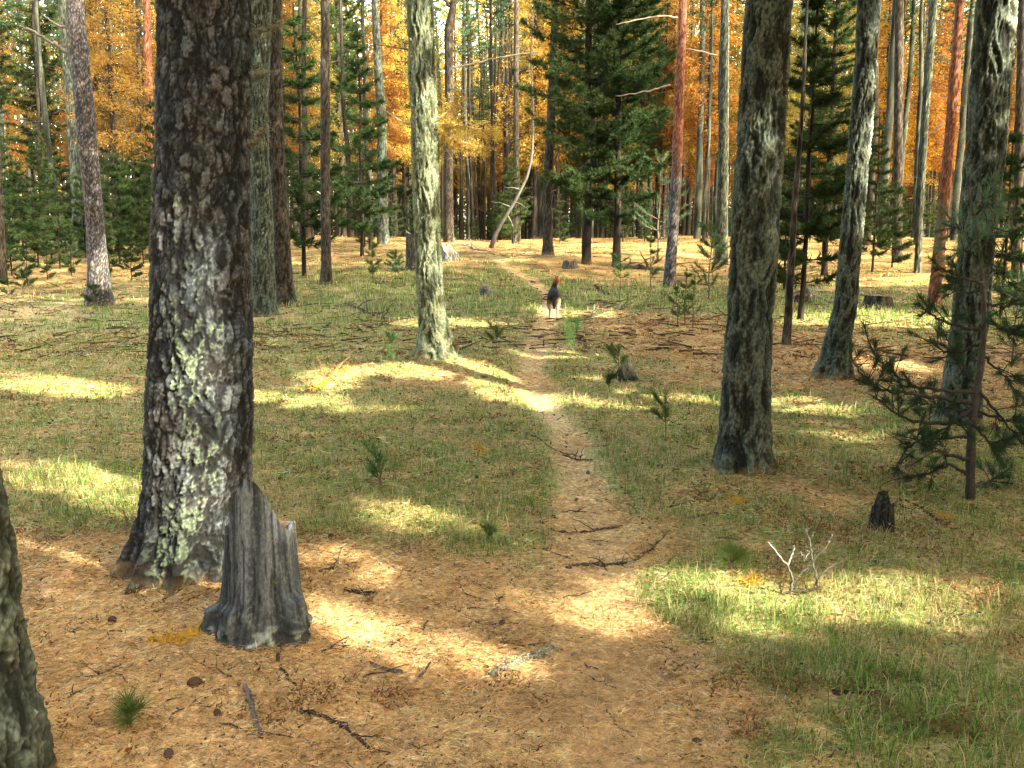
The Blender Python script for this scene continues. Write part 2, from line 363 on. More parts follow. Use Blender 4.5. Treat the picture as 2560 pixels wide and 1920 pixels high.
def trunk_arrays(C, R, nseg, dz, kind, seed, flare=(.5, .2, 5), lichf=None, scale=1.0, rvar=.04, redtop=None, top_cut=False):
    """C: centre line points (base first), R: radii. Samples rings evenly along z."""
    C = np.asarray(C, float); R = np.asarray(R, float)
    zz = np.concatenate([np.arange(C[0, 2]-.12, C[-1, 2], dz), [C[-1, 2]]])
    # smooth centre line
    cx = np.interp(zz, C[:, 2], C[:, 0]); cyy = np.interp(zz, C[:, 2], C[:, 1]); rr = np.interp(zz, C[:, 2], R)
    kk = max(1, int(.12/dz));
    if kk > 1:
        ker = np.ones(2*kk+1)/(2*kk+1)
        sm = lambda a: np.convolve(np.pad(a, kk, mode='reflect', reflect_type='odd'), ker, 'valid')
        cx, cyy, rr = sm(cx), sm(cyy), np.maximum(sm(rr), 1e-3)
    th = np.arange(nseg)/nseg*2*PI
    TH, ZI = np.meshgrid(th, np.arange(len(zz)))
    hz = (zz-C[0, 2])[ZI.ravel()]; TH = TH.ravel(); r = rr[ZI.ravel()]
    ra = float(np.median(rr))
    P = np.stack([np.cos(TH)*ra, np.sin(TH)*ra, hz], -1)
    rng = np.random.default_rng(seed)
    fl, fz, kq = flare
    lobes = .5+.5*np.cos(TH*kq+rng.uniform(0, 6)+.7*np.sin(TH*2+rng.uniform(0, 6)))
    r = r*(1+fl*np.exp(-np.maximum(hz, -.05)/fz)*(.15+1.0*lobes**3))
    r = r*(1+rvar*perlin(P*np.array([5, 5, 1.5]), seed+5)*2)
    disp, col = bark_surface(P, hz, kind, seed, None if lichf is None else lichf(TH, hz, P), scale)
    lit_ = .45*sstep(.09, .0, hz+.07*fbm(P*14, 2, seed+8))*sstep(-.2, .35, fbm(P*np.array([10, 10, 6.]), 2, seed+9)+.25*(disp < 0)); col = mixc(col, (.34, .22, .10), .85*lit_)
    if redtop is not None:
        d2, c2 = bark_surface(P, hz, 'red', seed+3, None, scale); t = sstep(redtop[0], redtop[1], hz+.5*perlin(P*3, seed)); col = mixc(col, c2, t); disp = disp*(1-t)+d2*t
    V = np.stack([cx[ZI.ravel()]+np.cos(TH)*(r+disp), cyy[ZI.ravel()]+np.sin(TH)*(r+disp), zz[ZI.ravel()]], -1)
    m = len(zz); i = np.arange(m-1)[:, None]*nseg; j = np.arange(nseg)[None, :]; k = (j+1) % nseg
    Q = np.stack([i+j, i+k, i+nseg+k, i+nseg+j], -1).reshape(-1, 4)
    top = (m-1)*nseg
    V = np.concatenate([V, [[cx[-1], cyy[-1], zz[-1]+.01]]]); col = np.concatenate([col, col[-1:]])
    T = np.stack([top+np.arange(nseg), top+(np.arange(nseg)+1) % nseg, np.full(nseg, m*nseg)], -1)
    return V, col, T, Q

TRUNKS = {}
def photo_trunk(key, name, label, cat, samples, H, kind, seed, nseg=28, dz=.06, flare=(.4, .2, 5), lichf=None, scale=1.0, group=None, redtop=None, depth=None, rvar=.04, mat=None):
    """samples: (px, py, width px) in photo pixels, base first; the tree stands where its base meets the ground"""
    b = gp(samples[0][0], samples[0][1]) if depth is None else None
    if depth is not None:
        b = at_depth(samples[0][0], samples[0][1], depth); b[2] = float(hfull(b[0:1], b[1:2])[0])
    Yd = b[1]; C = []; R = []
    for q, (px, py, wd) in enumerate(samples):
        p = at_depth(px, py, Yd); dcam = p[1]*CP-(p[2]-CAM_H)*SP
        if q == 0: p[2] = b[2]
        if C and p[2] <= C[-1][2]+.02: continue
        C.append(p); R.append(wd*.5*dcam/F_PX)
    dirv = (C[-1]-C[-2])/max(C[-1][2]-C[-2][2], .1); dirv[:2] = np.clip(dirv[:2], -.1, .1)
    zt = b[2]+H
    if zt > C[-1][2]+.3:
        p = C[-1]+dirv*(zt-C[-1][2]); p[2] = zt; C.append(p); R.append(R[-1]*.35)
    o = thing(name, label, cat, b, group=group)
    V, col, T, Q = trunk_arrays(C, R, nseg, dz, kind, seed, flare, lichf, scale, rvar, redtop)
    mb = MB(); mb.add(V, col, T, Q)
    t = mb.build('trunk', mat or M_BARK, o, b)
    TRUNKS[key] = dict(root=o, trunk=t, base=b, C=np.array(C), R=np.array(R))
    return o
def trunk_point(key, z, th=0.0, out=1.0):
    t = TRUNKS[key]; C = t['C']; r = np.interp(z, C[:, 2], t['R'])*out
    return np.array([np.interp(z, C[:, 2], C[:, 0])+math.cos(th)*r, np.interp(z, C[:, 2], C[:, 1])+math.sin(th)*r, z])

G_FRONT = None
def lich_T1(TH, hz, P):
    front = np.exp(-((np.angle(np.exp(1j*(TH-math.radians(-82))))/.55)**2))
    return .60*front*sstep(2.3, .9, hz)+.12*sstep(.9, .0, hz)-.14
photo_trunk('T1', 'pine_tree', 'thickest pine trunk, dark plated bark with pale lichen stripe, right behind the broken grey stump', 'tree',
   [(476,1440,285),(478,1380,272),(486,1280,262),(497,1160,258),(502,1040,264),(504,900,250),(504,740,240),(506,580,238),(508,400,232),(511,200,230),(512,0,226)], 15, 'plate', 11, nseg=340, dz=.0055, flare=(.34, .17, 9), lichf=lich_T1, scale=1.0)
photo_trunk('T0', 'pine_tree', 'lichen covered trunk cut off by the left picture edge in the foreground', 'tree',
   [(-58,2010,300),(-88,1770,292),(-122,1562,290),(-128,1446,292),(-136,1330,286),(-184,1122,286),(-255,800,280),(-450,0,265)], 13, 'dark', 12, nseg=260, dz=.007, flare=(.3, .25, 7), lichf=lambda TH, hz, P: .10+0*TH, scale=1.1, rvar=.07)
photo_trunk('T6', 'larch_tree', 'pale sunlit larch trunk with a curved foot standing left of the path', 'tree',
   [(1094,920,104),(1090,888,84),(1083,806,68),(1073,700,60),(1070,620,60),(1066,500,61),(1060,300,63),(1054,150,63),(1049,0,62)], 17, 'ridge', 13, nseg=150, dz=.014, flare=(.42, .2, 5), lichf=lambda TH, hz, P: .12+0*TH, scale=1.25)
photo_trunk('T12', 'larch_tree', 'broad dark furrowed trunk with spreading foot right of the path', 'tree',
   [(1856,1212,140),(1857,1160,128),(1860,1093,122),(1866,970,113),(1873,806,110),(1882,700,109),(1892,500,111),(1900,350,112),(1912,150,111),(1921,0,110)], 16, 'dark', 14, nseg=210, dz=.010, flare=(.24, .12, 7), lichf=lambda TH, hz, P: .10*sstep(1.0, 2.2, hz)*(.5+np.cos(TH+.6)), scale=1.2)
photo_trunk('T13', 'larch_tree', 'mossy trunk leaning right with pale lichen down its right edge, behind the broad furrowed trunk', 'tree',
   [(2080,958,84),(2084,930,80),(2088,888,70),(2100,825,60),(2115,760,54),(2127,620,51),(2136,500,50),(2150,350,50),(2158,260,50),(2166,120,52),(2172,0,53)], 16, 'dark', 15, nseg=130, dz=.014, flare=(.35, .2, 6), lichf=lambda TH, hz, P: .42*sstep(.45, .95, np.cos(TH+.35))*sstep(.8, 1.8, hz), scale=1.1)
photo_trunk('T14', 'larch_tree', 'dark trunk near the right picture edge standing behind the leafy pine sapling', 'tree',
   [(2392,1085,92),(2400,1000,86),(2412,900,83),(2427,800,82),(2436,700,82),(2443,600,82),(2456,460,88),(2465,366,90),(2480,180,89),(2493,0,87)], 16, 'dark', 16, nseg=140, dz=.014, flare=(.3, .2, 6), lichf=lambda TH, hz, P: .35*sstep(.2, .9, np.cos(TH+.5))*sstep(1.6, 2.6, hz), scale=1.15)
photo_trunk('T3a', 'larch_tree', 'mossy trunk half hidden behind the thickest pine, left one of the touching pair', 'tree',
   [(655,795,68),(655,760,62),(657,650,56),(655,550,54),(650,400,44),(648,275,42),(650,150,48),(652,0,56)], 16, 'dark', 17, nseg=80, dz=.03, flare=(.25, .3, 5), lichf=lambda TH, hz, P: .16+0*TH)
photo_trunk('T3b', 'larch_tree', 'brown trunk just right of the thickest pine, right one of the touching pair', 'tree',
   [(714,772,58),(710,730,50),(704,640,46),(700,550,42),(692,400,41),(687,275,40),(684,150,38),(682,0,36)], 16, 'brown', 18, nseg=80, dz=.03, flare=(.3, .3, 5))
photo_trunk('T2', 'pine_tree', 'grey scaly pine trunk in the left background with a bare limb reaching left', 'tree',
   [(250,763,66),(247,720,56),(243,640,48),(237,550,43),(226,430,44),(216,330,46),(209,250,46),(200,140,43),(194,80,41),(188,0,40)], 15, 'grey', 19, nseg=80, dz=.03, flare=(.2, .3, 5))
photo_trunk('T4', 'pine_tree', 'straight brown trunk standing alone midway between the thickest pine and the sunlit larch', 'tree',
   [(817,710,29),(815,640,25),(813,500,23),(813,300,23),(813,0,22)], 15, 'brown', 20, nseg=48, dz=.05, flare=(.2, .3, 5))
photo_trunk('T5', 'pine_tree', 'dark trunk close to the left side of the sunlit larch', 'tree',
   [(958,611,30),(957,560,28),(956,450,26),(953,275,24),(944,150,19),(937,12,16)], 14, 'dark', 21, nseg=40, dz=.06, flare=(.2, .4, 5))
photo_trunk('T7', 'larch_tree', 'dark crooked trunk close to the right side of the sunlit larch', 'tree',
   [(1123,606,26),(1122,560,23),(1121,460,22),(1123,275,21),(1122,140,21),(1122,75,24),(1136,0,14)], 14, 'brown', 22, nseg=40, dz=.06, flare=(.25, .4, 5))
photo_trunk('T8', 'pine_tree', 'dark straight trunk behind the bent birch where the path fades out', 'tree',
   [(1292,608,21),(1291,520,16),(1290,275,14),(1291,0,11)], 16, 'brown', 23, nseg=32, dz=.08, flare=(.3, .4, 5))
photo_trunk('T9', 'pine_tree', 'brown trunk rising through the curve of the bent birch', 'tree',
   [(1262,596,19),(1265,500,16),(1269,300,12),(1272,100,10),(1274,0,9)], 16, 'brown', 24, nseg=32, dz=.08, flare=(.3, .4, 5))
photo_trunk('T10', 'pine_tree', 'dark trunk leaning right at the left side of the dense dark pines', 'tree',
   [(1369,648,26),(1369,610,24),(1370,460,23),(1378,275,21),(1384,120,18),(1388,0,16)], 16, 'brown', 25, nseg=40, dz=.06, flare=(.3, .4, 5))
photo_trunk('T11', 'pine_tree', 'slender pine with red upper bark at the right side of the dense dark pines', 'tree',
   [(1674,716,30),(1677,660,28),(1681,600,27),(1692,412,26),(1701,183,23),(1708,0,20)], 16, 'grey', 26, nseg=48, dz=.05, flare=(.2, .3, 5), redtop=(2.2, 3.8))
photo_trunk('T16', 'pine_tree', 'dark trunk just left of the broad furrowed trunk, feathery sapling at its foot', 'tree',
   [(1804,657,32),(1805,600,28),(1807,458,26),(1811,183,22),(1812,0,19)], 15, 'dark', 27, nseg=40, dz=.06, flare=(.25, .4, 5))
photo_trunk('T15', 'pine_tree', 'right leaning thin pine with reddish bark left of the trunk near the right edge', 'tree',
   [(2334,768,31),(2340,700,29),(2356,550,27),(2381,275,24),(2400,0,21)], 15, 'red', 28, nseg=48, dz=.05, flare=(.15, .3, 5), lichf=lambda TH, hz, P: .05*sstep(2, .5, hz))
photo_trunk('T17', 'pine_tree', 'slim mossy pole leaning right behind the sunlit meadow strip on the right', 'tree',
   [(2294,682,18),(2299,550,16),(2307,400,16),(2315,275,16),(2335,0,17)], 15, 'dark', 29, nseg=32, dz=.08, flare=(.2, .3, 5), lichf=lambda TH, hz, P: .2+0*TH)
photo_trunk('T18', 'pine_tree', 'slim upright pole between the leaning mossy trunk and the leaning mossy pole', 'tree',
   [(2243,655,24),(2245,400,22),(2249,0,21)], 15, 'brown', 30, nseg=32, dz=.08, flare=(.2, .3, 5))
photo_trunk('T19', 'pine_tree', 'mossy trunk half covered by the grey scaly pine in the left background', 'tree',
   [(200,634,34),(195,500,30),(182,300,26),(168,150,22),(156,0,20)], 15, 'dark', 31, nseg=32, dz=.08, flare=(.2, .3, 5), lichf=lambda TH, hz, P: .18+0*TH)
photo_trunk('T20', 'larch_tree', 'dark trunk with golden twigs between the grey scaly pine and the thickest pine', 'tree',
   [(314,616,20),(308,520,18),(296,380,18),(284,229,17),(270,60,15),(264,0,14)], 13, 'dark', 32, nseg=32, dz=.08, flare=(.2, .3, 5), lichf=lambda TH, hz, P: .1+0*TH)
photo_trunk('T21', 'pine_tree', 'red barked pine partly hidden by the left flank of the thickest pine', 'tree',
   [(384,620,20),(380,450,19),(373,275,19),(369,120,20),(366,0,18)], 14, 'grey', 33, nseg=32, dz=.08, flare=(.2, .3, 5), redtop=(1.5, 2.6))
photo_trunk('T22', 'pine_tree', 'dark trunk foot at the left picture edge in the middle distance', 'tree',
   [(5,706,27),(0,600,24),(-10,400,23),(-28,0,22)], 15, 'brown', 34, nseg=40, dz=.06, flare=(.2, .3, 5))
photo_trunk('T23', 'pine_tree', 'thin dark pole in front of the green pines, just left of the leaning mossy trunk', 'tree',
   [(1966,863,23),(1972,760,19),(1984,560,15),(1996,400,12),(2008,230,9),(2014,90,6)], 5.2, 'brown', 35, nseg=32, dz=.05, flare=(.12, .2, 5))
photo_trunk('T24', 'pine_tree', 'reddish trunk behind the right picture edge trunk, at the right border of the view', 'tree',
   [(2540,690,24),(2548,400,22),(2556,0,20)], 15, 'brown', 36, nseg=32, dz=.08, flare=(.2, .3, 5))
# bent birch
def birch():
    pts = [(1226,621,19),(1237,590,17),(1251,563,14),(1268,535,12),(1285,508,11),(1302,475,10),(1317,444,10),(1326,410,9),(1331,376,9),(1333,275,8),(1329,200,7),(1327,137,7),(1330,80,6),(1333,46,6),(1340,-30,5),(1345,-110,4)]
    b = gp(1226, 621); o = thing('birch_tree', 'bent birch with pale upper stem leaning over the end of the path', 'tree', b)
    P = np.array([at_depth(px, py, b[1]) for px, py, _ in pts]); P[0, 2] = b[2]-.1
    dc = b[1]; mb = MB(); t = np.linspace(0, len(pts)-1, 90)
    PP = np.stack([np.interp(t, range(len(pts)), P[:, k]) for k in range(3)], -1); W = np.interp(t, range(len(pts)), [p[2] for p in pts])*.33*dc/F_PX
    n = 12; th = np.arange(n)/n*2*PI; tg = np.gradient(PP, axis=0); tg /= np.linalg.norm(tg, axis=1)[:, None]
    a = np.cross(tg, [0, 1.0, 0]); a /= np.linalg.norm(a, axis=1)[:, None]; bb = np.cross(tg, a)
    V = (PP[:, None]+W[:, None, None]*(a[:, None]*np.cos(th)[None, :, None]+bb[:, None]*np.sin(th)[None, :, None])).reshape(-1, 3)
    m = len(t); i = np.arange(m-1)[:, None]*n; j = np.arange(n)[None, :]; k = (j+1) % n
    Q = np.stack([i+j, i+k, i+n+k, i+n+j], -1).reshape(-1, 4)
    f = np.repeat(t, n); nz = fbm(V*np.array([3, 3, 9.]), 3, 5)
    c = mixc((.04, .034, .03), (.085, .08, .07), sstep(2.2, 4.6, f+1.6*nz)); c = mixc(c, (.06, .05, .045), .8*sstep(.35, .5, nz))
    mb.add(V, c, None, Q); mb.build('trunk', M_BARK, o, b)
    rng = np.random.default_rng(3)
    for (t0, dx, dz, L) in [(3.6, -1, .6, .9), (4.1, 1, -.3, .5), (3.0, .6, -1, .5), (5, -1, .5, .7), (8.3, 1, .5, .6)]:
        p = np.array([np.interp(t0, range(len(pts)), P[:, k]) for k in range(3)]); d = np.array([dx, .2, dz]); d /= np.linalg.norm(d)
        mb = MB(); q = np.linspace(0, 1, 6)[:, None]; pp = p+d*q*L+np.array([0, 0, -.25])*q*q*L+.03*rng.standard_normal((6, 3))*q
        tube(mb, pp, .022, .006, (.16, .145, .12), 5); mb.build('branch', M_BARK, o, b)
birch()

# ------------------------------------------------------------------ foliage
def pine_foliage(mb, tips, axes, rng, L=.13, W=.012, k=11, col=(.050, .070, .026), spread=.9, var=.35):
    n = len(tips); P = np.repeat(tips, k, 0); A_ = np.repeat(axes, k, 0)
    D = A_+spread*randdir(n*k, rng); P = P-A_*rng.uniform(0, .10, (n*k, 1))
    tv = np.repeat(rng.uniform(1-var, 1+var, n), k)[:, None]; hv = np.repeat(rng.uniform(0, 1, n), k)
    C = mixc(col, np.asarray(col)*np.array([.85, 1.1, 1.15]), hv)*tv
    slivers(mb, P, D, L*rng.uniform(.7, 1.15, n*k), W, C, rng)

def conifer(seed, H, zb, R, kind, mbt, mbc, dens=1.0, taper=.75, far=1.0):
    """crown of branch whorls around a straight stem; needles to mbc, limbs to mbt"""
    rng = np.random.default_rng(seed); z = zb; tips = []; axes = []
    step = {'pine': .36, 'larch': .30}[kind]/dens
    while z < H-.3:
        f = (z-zb)/(H-zb)
        for q in range(rng.integers(4, 8)):
            az = rng.uniform(0, 2*PI); L = R*max(.12, (1-f)**taper)*rng.uniform(.55-.3*(taper < .6), 1.15)*(.65+.35*min(1, f*6))
            el = rng.uniform(-.15, .35) if kind != 'larch' else rng.uniform(-.25, .2)
            d = np.array([math.cos(az)*math.cos(el), math.sin(az)*math.cos(el), math.sin(el)])
            s = np.linspace(0, 1, 6)[:, None]; curve = (np.array([0, 0, .18 if kind == 'pine' else -.12])*L)*s*s
            p0 = np.array([0, 0, z+rng.uniform(-.07, .07)]); pp = p0+d*L*s+curve+.03*L*rng.standard_normal((6, 3))*s
            tube(mbt, pp, .012+.008*L, .004, (.06, .048, .036), 3, rng=rng)
            nt_ = max(3, int(L/(.16 if kind == 'pine' else .10)*far*(1.9 if kind == 'pine' else 2.2)))
            u = rng.uniform(.22 if kind == 'larch' else .3, 1.02, nt_); base = np.stack([np.interp(u, s[:, 0], pp[:, k]) for k in range(3)], -1)
            side = rng.standard_normal((nt_, 3))*np.array([1, 1, .42]); side -= (side@d)[:, None]*d*.6
            off = side*(.16*L*(1.1-u))[:, None]
            tips.append(base+off); ax = d*.8+side*.7+np.array([0, 0, .35 if kind == 'pine' else -.3]); axes.append(ax/np.linalg.norm(ax, axis=1)[:, None])
        z += step*rng.uniform(.7, 1.3)
    return np.concatenate(tips), np.concatenate(axes), rng

def stem(mbt, H, r, kind, seed, nseg=9, dz=.35, bend=.15):
    rng = np.random.default_rng(seed); zz = np.linspace(0, H, 9)
    C = np.stack([bend*np.cumsum(rng.normal(0, .12, 9)), bend*np.cumsum(rng.normal(0, .12, 9)), zz], -1); C -= C[0]
    V, c, T, Q = trunk_arrays(C, r*np.linspace(1, .3, 9)**.8, nseg, dz, kind, seed, (.35, .25, 5), scale=2.2)
    mbt.add(V, c, T, Q); return C
def dead_limbs(mbt, C, z0, z1, n, r, rng, L=(.3, 1.1), col=(.075, .06, .048)):
    for q in range(n):
        z = rng.uniform(z0, z1); az = rng.uniform(0, 2*PI); l = rng.uniform(*L)
        p0 = np.array([np.interp(z, C[:, 2], C[:, 0]), np.interp(z, C[:, 2], C[:, 1]), z]); el = rng.uniform(-.35, .3)
        d = np.array([math.cos(az), math.sin(az), el]); s = np.linspace(0, 1, 5)[:, None]
        pp = p0+d*s*l+np.array([0, 0, -.15*l])*s*s+.05*l*rng.standard_normal((5, 3))*s
        tube(mbt, pp, r, .004, np.array(col)*rng.uniform(.7, 1.7), 3, rng=rng)
        if l > .6:
            for w_ in range(2):
                k = rng.integers(2, 4); dd = d+rng.normal(0, .6, 3); tube(mbt, [pp[k], pp[k]+dd*.18*l, pp[k]+dd*.36*l], r*.5, .003, np.array(col)*1.2, 3, rng=rng)

LARCH_COLS = [(.33, .175, .032), (.48, .35, .075), (.29, .125, .022), (.27, .235, .055)]
def make_larch(seed, H, zb, R, r, ci):
    o = thing('larch_tree', 'x', 'tree', (0, 0, -50)); mt, mc = MB(), MB(); rng = np.random.default_rng(seed)
    C = stem(mt, H, r, 'brown', seed); dead_limbs(mt, C, 1.5, zb+1, 14, .012, rng)
    tips, axes, rng = conifer(seed, H, zb, R, 'larch', mt, mc, far=.48)
    n = len(tips); k = 7; P = np.repeat(tips, k, 0)+rng.normal(0, .11, (n*k, 3)); col = np.asarray(LARCH_COLS[ci])
    C_ = mixc(col, col*np.array([.75, .62, .5]), rng.uniform(0, 1, n*k))*np.repeat(rng.uniform(.7, 1.25, n), k)[:, None]
    slivers(mc, P, np.repeat(axes, k, 0)+1.1*randdir(n*k, rng), rng.uniform(.08, .20, n*k), .036, C_, rng)
    mt.build('trunk', M_BARK_FAR, o); mc.build('crown', M_LARCH, o); return o
def make_pine(seed, H, zb, R, r, barkk='brown', col=(.050, .070, .025), k=11, L=.15, W=.016, dead=10, far=1.0, name='pine_tree', taper=.75):
    o = thing(name, 'x', 'tree', (0, 0, -50)); mt, mc = MB(), MB(); rng = np.random.default_rng(seed)
    C = stem(mt, H, r, barkk, seed)
    if dead: dead_limbs(mt, C, .8, zb+1.5, dead, .010, rng)
    tips, axes, rng = conifer(seed, H, zb, R, 'pine', mt, mc, far=far, taper=taper)
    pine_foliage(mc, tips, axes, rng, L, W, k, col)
    mt.build('trunk', M_BARK_FAR, o); mc.build('crown', M_PINE, o); return o
def make_bare(seed, H, r, barkk, ndead):
    o = thing('pine_tree', 'x', 'tree', (0, 0, -50)); mt, mc = MB(), MB(); rng = np.random.default_rng(seed)
    C = stem(mt, H, r, barkk, seed, nseg=8, dz=.45, bend=.35); dead_limbs(mt, C, 1.2, H*.7, ndead, .010, rng)
    tips, axes, rng = conifer(seed, H+.6, H*.70, 1.5, 'pine', mt, mc, far=.45)
    pine_foliage(mc, tips, axes, rng, .2, .03, 7, (.036, .075, .034))
    mt.build('trunk', M_BARK_FAR, o); mc.build('crown', M_PINE, o); return o

PROTO = {}
PROTO['larch'] = [make_larch(101, 15, 4.2, 2.0, .11, 0), make_larch(102, 17, 4.5, 2.3, .13, 1), make_larch(103, 14, 3.2, 1.8, .09, 2), make_larch(104, 20, 4, 2.5, .15, 1), make_larch(105, 14, 3.6, 1.9, .10, 3)]
PROTO['dense'] = [make_pine(201, 14, 2.0, 2.5, .15, dead=8, far=4.2, W=.017, L=.16, k=14, taper=.35), make_pine(202, 13, 1.3, 2.1, .12, dead=8, far=4.2, W=.017, L=.16, k=14, taper=.4), make_pine(203, 17, 4.2, 2.5, .15, dead=24, far=2.6, W=.021, L=.19, k=12, taper=.25), make_pine(204, 15, 3.2, 2.2, .13, dead=26, far=2.4, W=.021, L=.19, k=12, taper=.3)]
PROTO['young'] = [make_pine(211, 4.2, .3, 1.15, .035, dead=0, k=10, L=.16, W=.018, far=3.6, name='young_pine'), make_pine(212, 2.8, .2, .9, .025, dead=0, k=10, L=.15, W=.016, far=4, name='young_pine'), make_pine(213, 6, .7, 1.4, .05, dead=4, k=10, L=.17, W=.018, far=3.4, name='young_pine')]
PROTO['bare'] = [make_bare(301, 17, .13, 'brown', 26), make_bare(302, 15, .09, 'dark', 30), make_bare(303, 18, .15, 'dark', 22), make_bare(304, 14, .08, 'brown', 34)]
USED = set()
def plant(kind, idx, x, y, label, group=None, scale=1.0, rot=None, tilt=(0, 0)):
    p = PROTO[kind][idx]; z = float(hfull(np.array([x]), np.array([y]))[0]); rot = RNG.uniform(0, 2*PI) if rot is None else rot
    if id(p) not in USED:
        USED.add(id(p)); p.location = (float(x), float(y), z); p.rotation_euler = (tilt[0], tilt[1], rot); p.scale = (scale,)*3; p['label'] = label
        if group: p['group'] = group
        return p
    return dup(p, (x, y, z), rot, label, group, scale, tilt)
def plant_px(kind, idx, px, py, label, group=None, scale=1.0, Y=None, **k):
    p = ground_xy(px, py) if Y is None else at_depth(px, py, Y)[:2]
    return plant(kind, idx, p[0], p[1], label, group, scale, **k)

# dense dark pines in the middle distance and the green young growth, each placed from the photo
plant_px('dense', 0, 1466, 662, 'dense dark green pine behind and right of the dog, pale lit foot', scale=1.0)
plant_px('dense', 1, 1541, 666, 'second dense dark pine, right neighbour of the pine with the pale lit foot', scale=1.0)
plant_px('young', 2, 760, 690, 'dark green young pine between the touching trunk pair and the lone brown trunk', scale=1.15)
plant_px('young', 2, 905, 640, 'young pine with bluish green boughs behind the lone brown trunk', scale=1.3)
plant_px('young', 0, 912, 618, 'small dark pine left of the trunk with broken top branches', scale=.75)
plant_px('dense', 1, 2060, 690, 'dense green pine filling the gap between the two broad right trunks', scale=.72)
plant_px('young', 2, 2000, 800, 'fresh green young pine around the thin dark pole on the right', scale=.95)
plant_px('young', 0, 1960, 730, 'low young pine right behind the broad furrowed trunk', scale=.8)
plant_px('young', 2, 2180, 680, 'bushy green young pine right of the leaning mossy trunk', scale=.75)
plant_px('young', 1, 2230, 668, 'low bright green young pine behind the sunlit meadow strip', scale=1.0)
plant_px('young', 0, 2500, 800, 'green young pine at the right border behind the edge trunk', scale=.9)
plant_px('young', 1, 2545, 760, 'small green pine cut by the right border', scale=1.0)
G_UND = 'young pines of the dark left understorey'
for q, (px, py, s, kx) in enumerate([(30,690,.6,0),(95,668,.9,1),(150,672,.7,0),(60,640,.6,2),(330,700,.55,1),(300,660,.9,0),(360,660,.8,1),(130,650,.6,2),(10,650,.6,2),(250,650,.8,0),(70,715,.5,1),(180,690,.6,1),(345,640,.7,2),(215,645,.8,0),(-10,630,1.0,2),(45,635,.9,0),(110,628,.8,2),(165,632,.9,0),(230,626,.8,2),(290,630,.9,2),(350,628,.9,0),(400,632,.9,2),(420,640,1.0,0),(20,650,1.1,1),(120,700,.5,1),(275,690,.6,1)]):
    plant_px('young', kx, px, py, 'young dark green pine of the crowded understorey left of the thickest pine', G_UND, s)
G_LD = 'dense pines at the back of the left side'
for q, (px, Yd, s, kx) in enumerate([(-20,48,1,0),(140,54,.9,0),(265,50,1,1),(520,48,1,1),(690,52,.95,1),(740,56,1.1,0),(860,50,1,0),(1010,60,.8,1),(1350,60,.8,0),(1430,56,.8,1),(1600,52,.75,0)]):
    plant_px('dense', kx+2, px, 600, 'dense dark pine in the left background behind the nearer trunks', G_LD, s, Y=Yd)
# larches with golden crowns
G_LL = 'golden larches of the left background'; G_LC = 'glowing golden larches behind the path'; G_LR = 'orange larches behind the right trunks'
rng = np.random.default_rng(55)
for (px, Yd, kx, s) in [(300,34,1,.8),(380,40,0,.9),(230,50,2,1),(120,55,4,1),(40,60,0,1),(440,58,0,1.1),(600,50,0,1),(720,40,0,.8),(780,48,4,1),(850,56,4,1),(960,44,0,.8),(990,54,1,1)]:
    plant_px('larch', kx, px, 600, 'golden larch among dark pines in the left background', G_LL, s, Y=Yd)
for q in range(62):
    px = rng.uniform(960, 1680); Yd = rng.uniform(50, 104); kx = int(rng.choice([1, 1, 0, 3, 4]))
    if 1080 < px < 1300 and Yd < 78: Yd += 26
    plant_px('larch', kx, px, 600, 'glowing golden larch in the far centre beyond the end of the path', G_LC, rng.uniform(.9, 1.2), Y=Yd)
for q in range(64):
    px = rng.uniform(1660, 2640); Yd = rng.uniform(46, 105); kx = int(rng.choice([0, 2, 0, 2, 4]))
    plant_px('larch', kx, px, 600, 'orange larch in the right background between dark trunks', G_LR, rng.uniform(.9, 1.2), Y=Yd)
# the far-off wood behind everything, a mass of trunks and crowns
rng = np.random.default_rng(56); mb = MB(); n = 230000
aa = np.radians(rng.uniform(-46, 46, n)); dd = rng.uniform(106, 134, n); zz = rng.uniform(0, 1, n)**.85*32; P = np.stack([dd*np.sin(aa), dd*np.cos(aa), zz-1.5], -1)
keep = fbm(P*np.array([.12, .12, .07]), 3, 67)+.25*(1-zz/32) > -.42; gap = np.exp(-((np.degrees(aa)+5.5)/2.4)**2)*sstep(15, 21, zz); keep &= rng.uniform(0, 1, n) > gap
P = P[keep]; n = len(P); az = np.degrees(np.arctan2(P[:, 0], P[:, 1])); wgt = .38*sstep(-9, -2, az)+.35*sstep(-26, -14, az)*.5; mixn = fbm(P*.10, 2, 68)*.5+rng.uniform(0, 1, n)*.6
C = np.where((mixn < (wgt+.12)*sstep(3, 10, P[:, 2]))[:, None], mixc((.30, .15, .035), (.36, .24, .055), rng.uniform(0, 1, n)), mixc((.04, .055, .022), (.08, .07, .03), rng.uniform(0, 1, n)))
slivers(mb, P, randdir(n, rng)*np.array([1, 1, .6]), rng.uniform(.5, 1.1, n), .34, C, rng)
for q in range(950):
    a_ = math.radians(rng.uniform(-44, 44)); d_ = rng.uniform(72, 118); x_, y_ = d_*math.sin(a_), d_*math.cos(a_); z_ = float(hfull(np.array([x_]), np.array([y_]))[0]); tube(mb, [[x_, y_, z_-.3], [x_+rng.normal(0, .2), y_, 8], [x_+rng.normal(0, .4), y_, rng.uniform(14, 22)]], rng.uniform(.09, .17), .05, (.032, .026, .02), 6, rng=rng)
o = mb.build('distant_forest', M_LARCH, smooth=False); tag(o, 'far-off mixed wood of golden larches and pines closing the view', 'forest'); o['kind'] = 'stuff'
G_FAR = 'low young pines along the far edge of the clearing'
rng = np.random.default_rng(57)
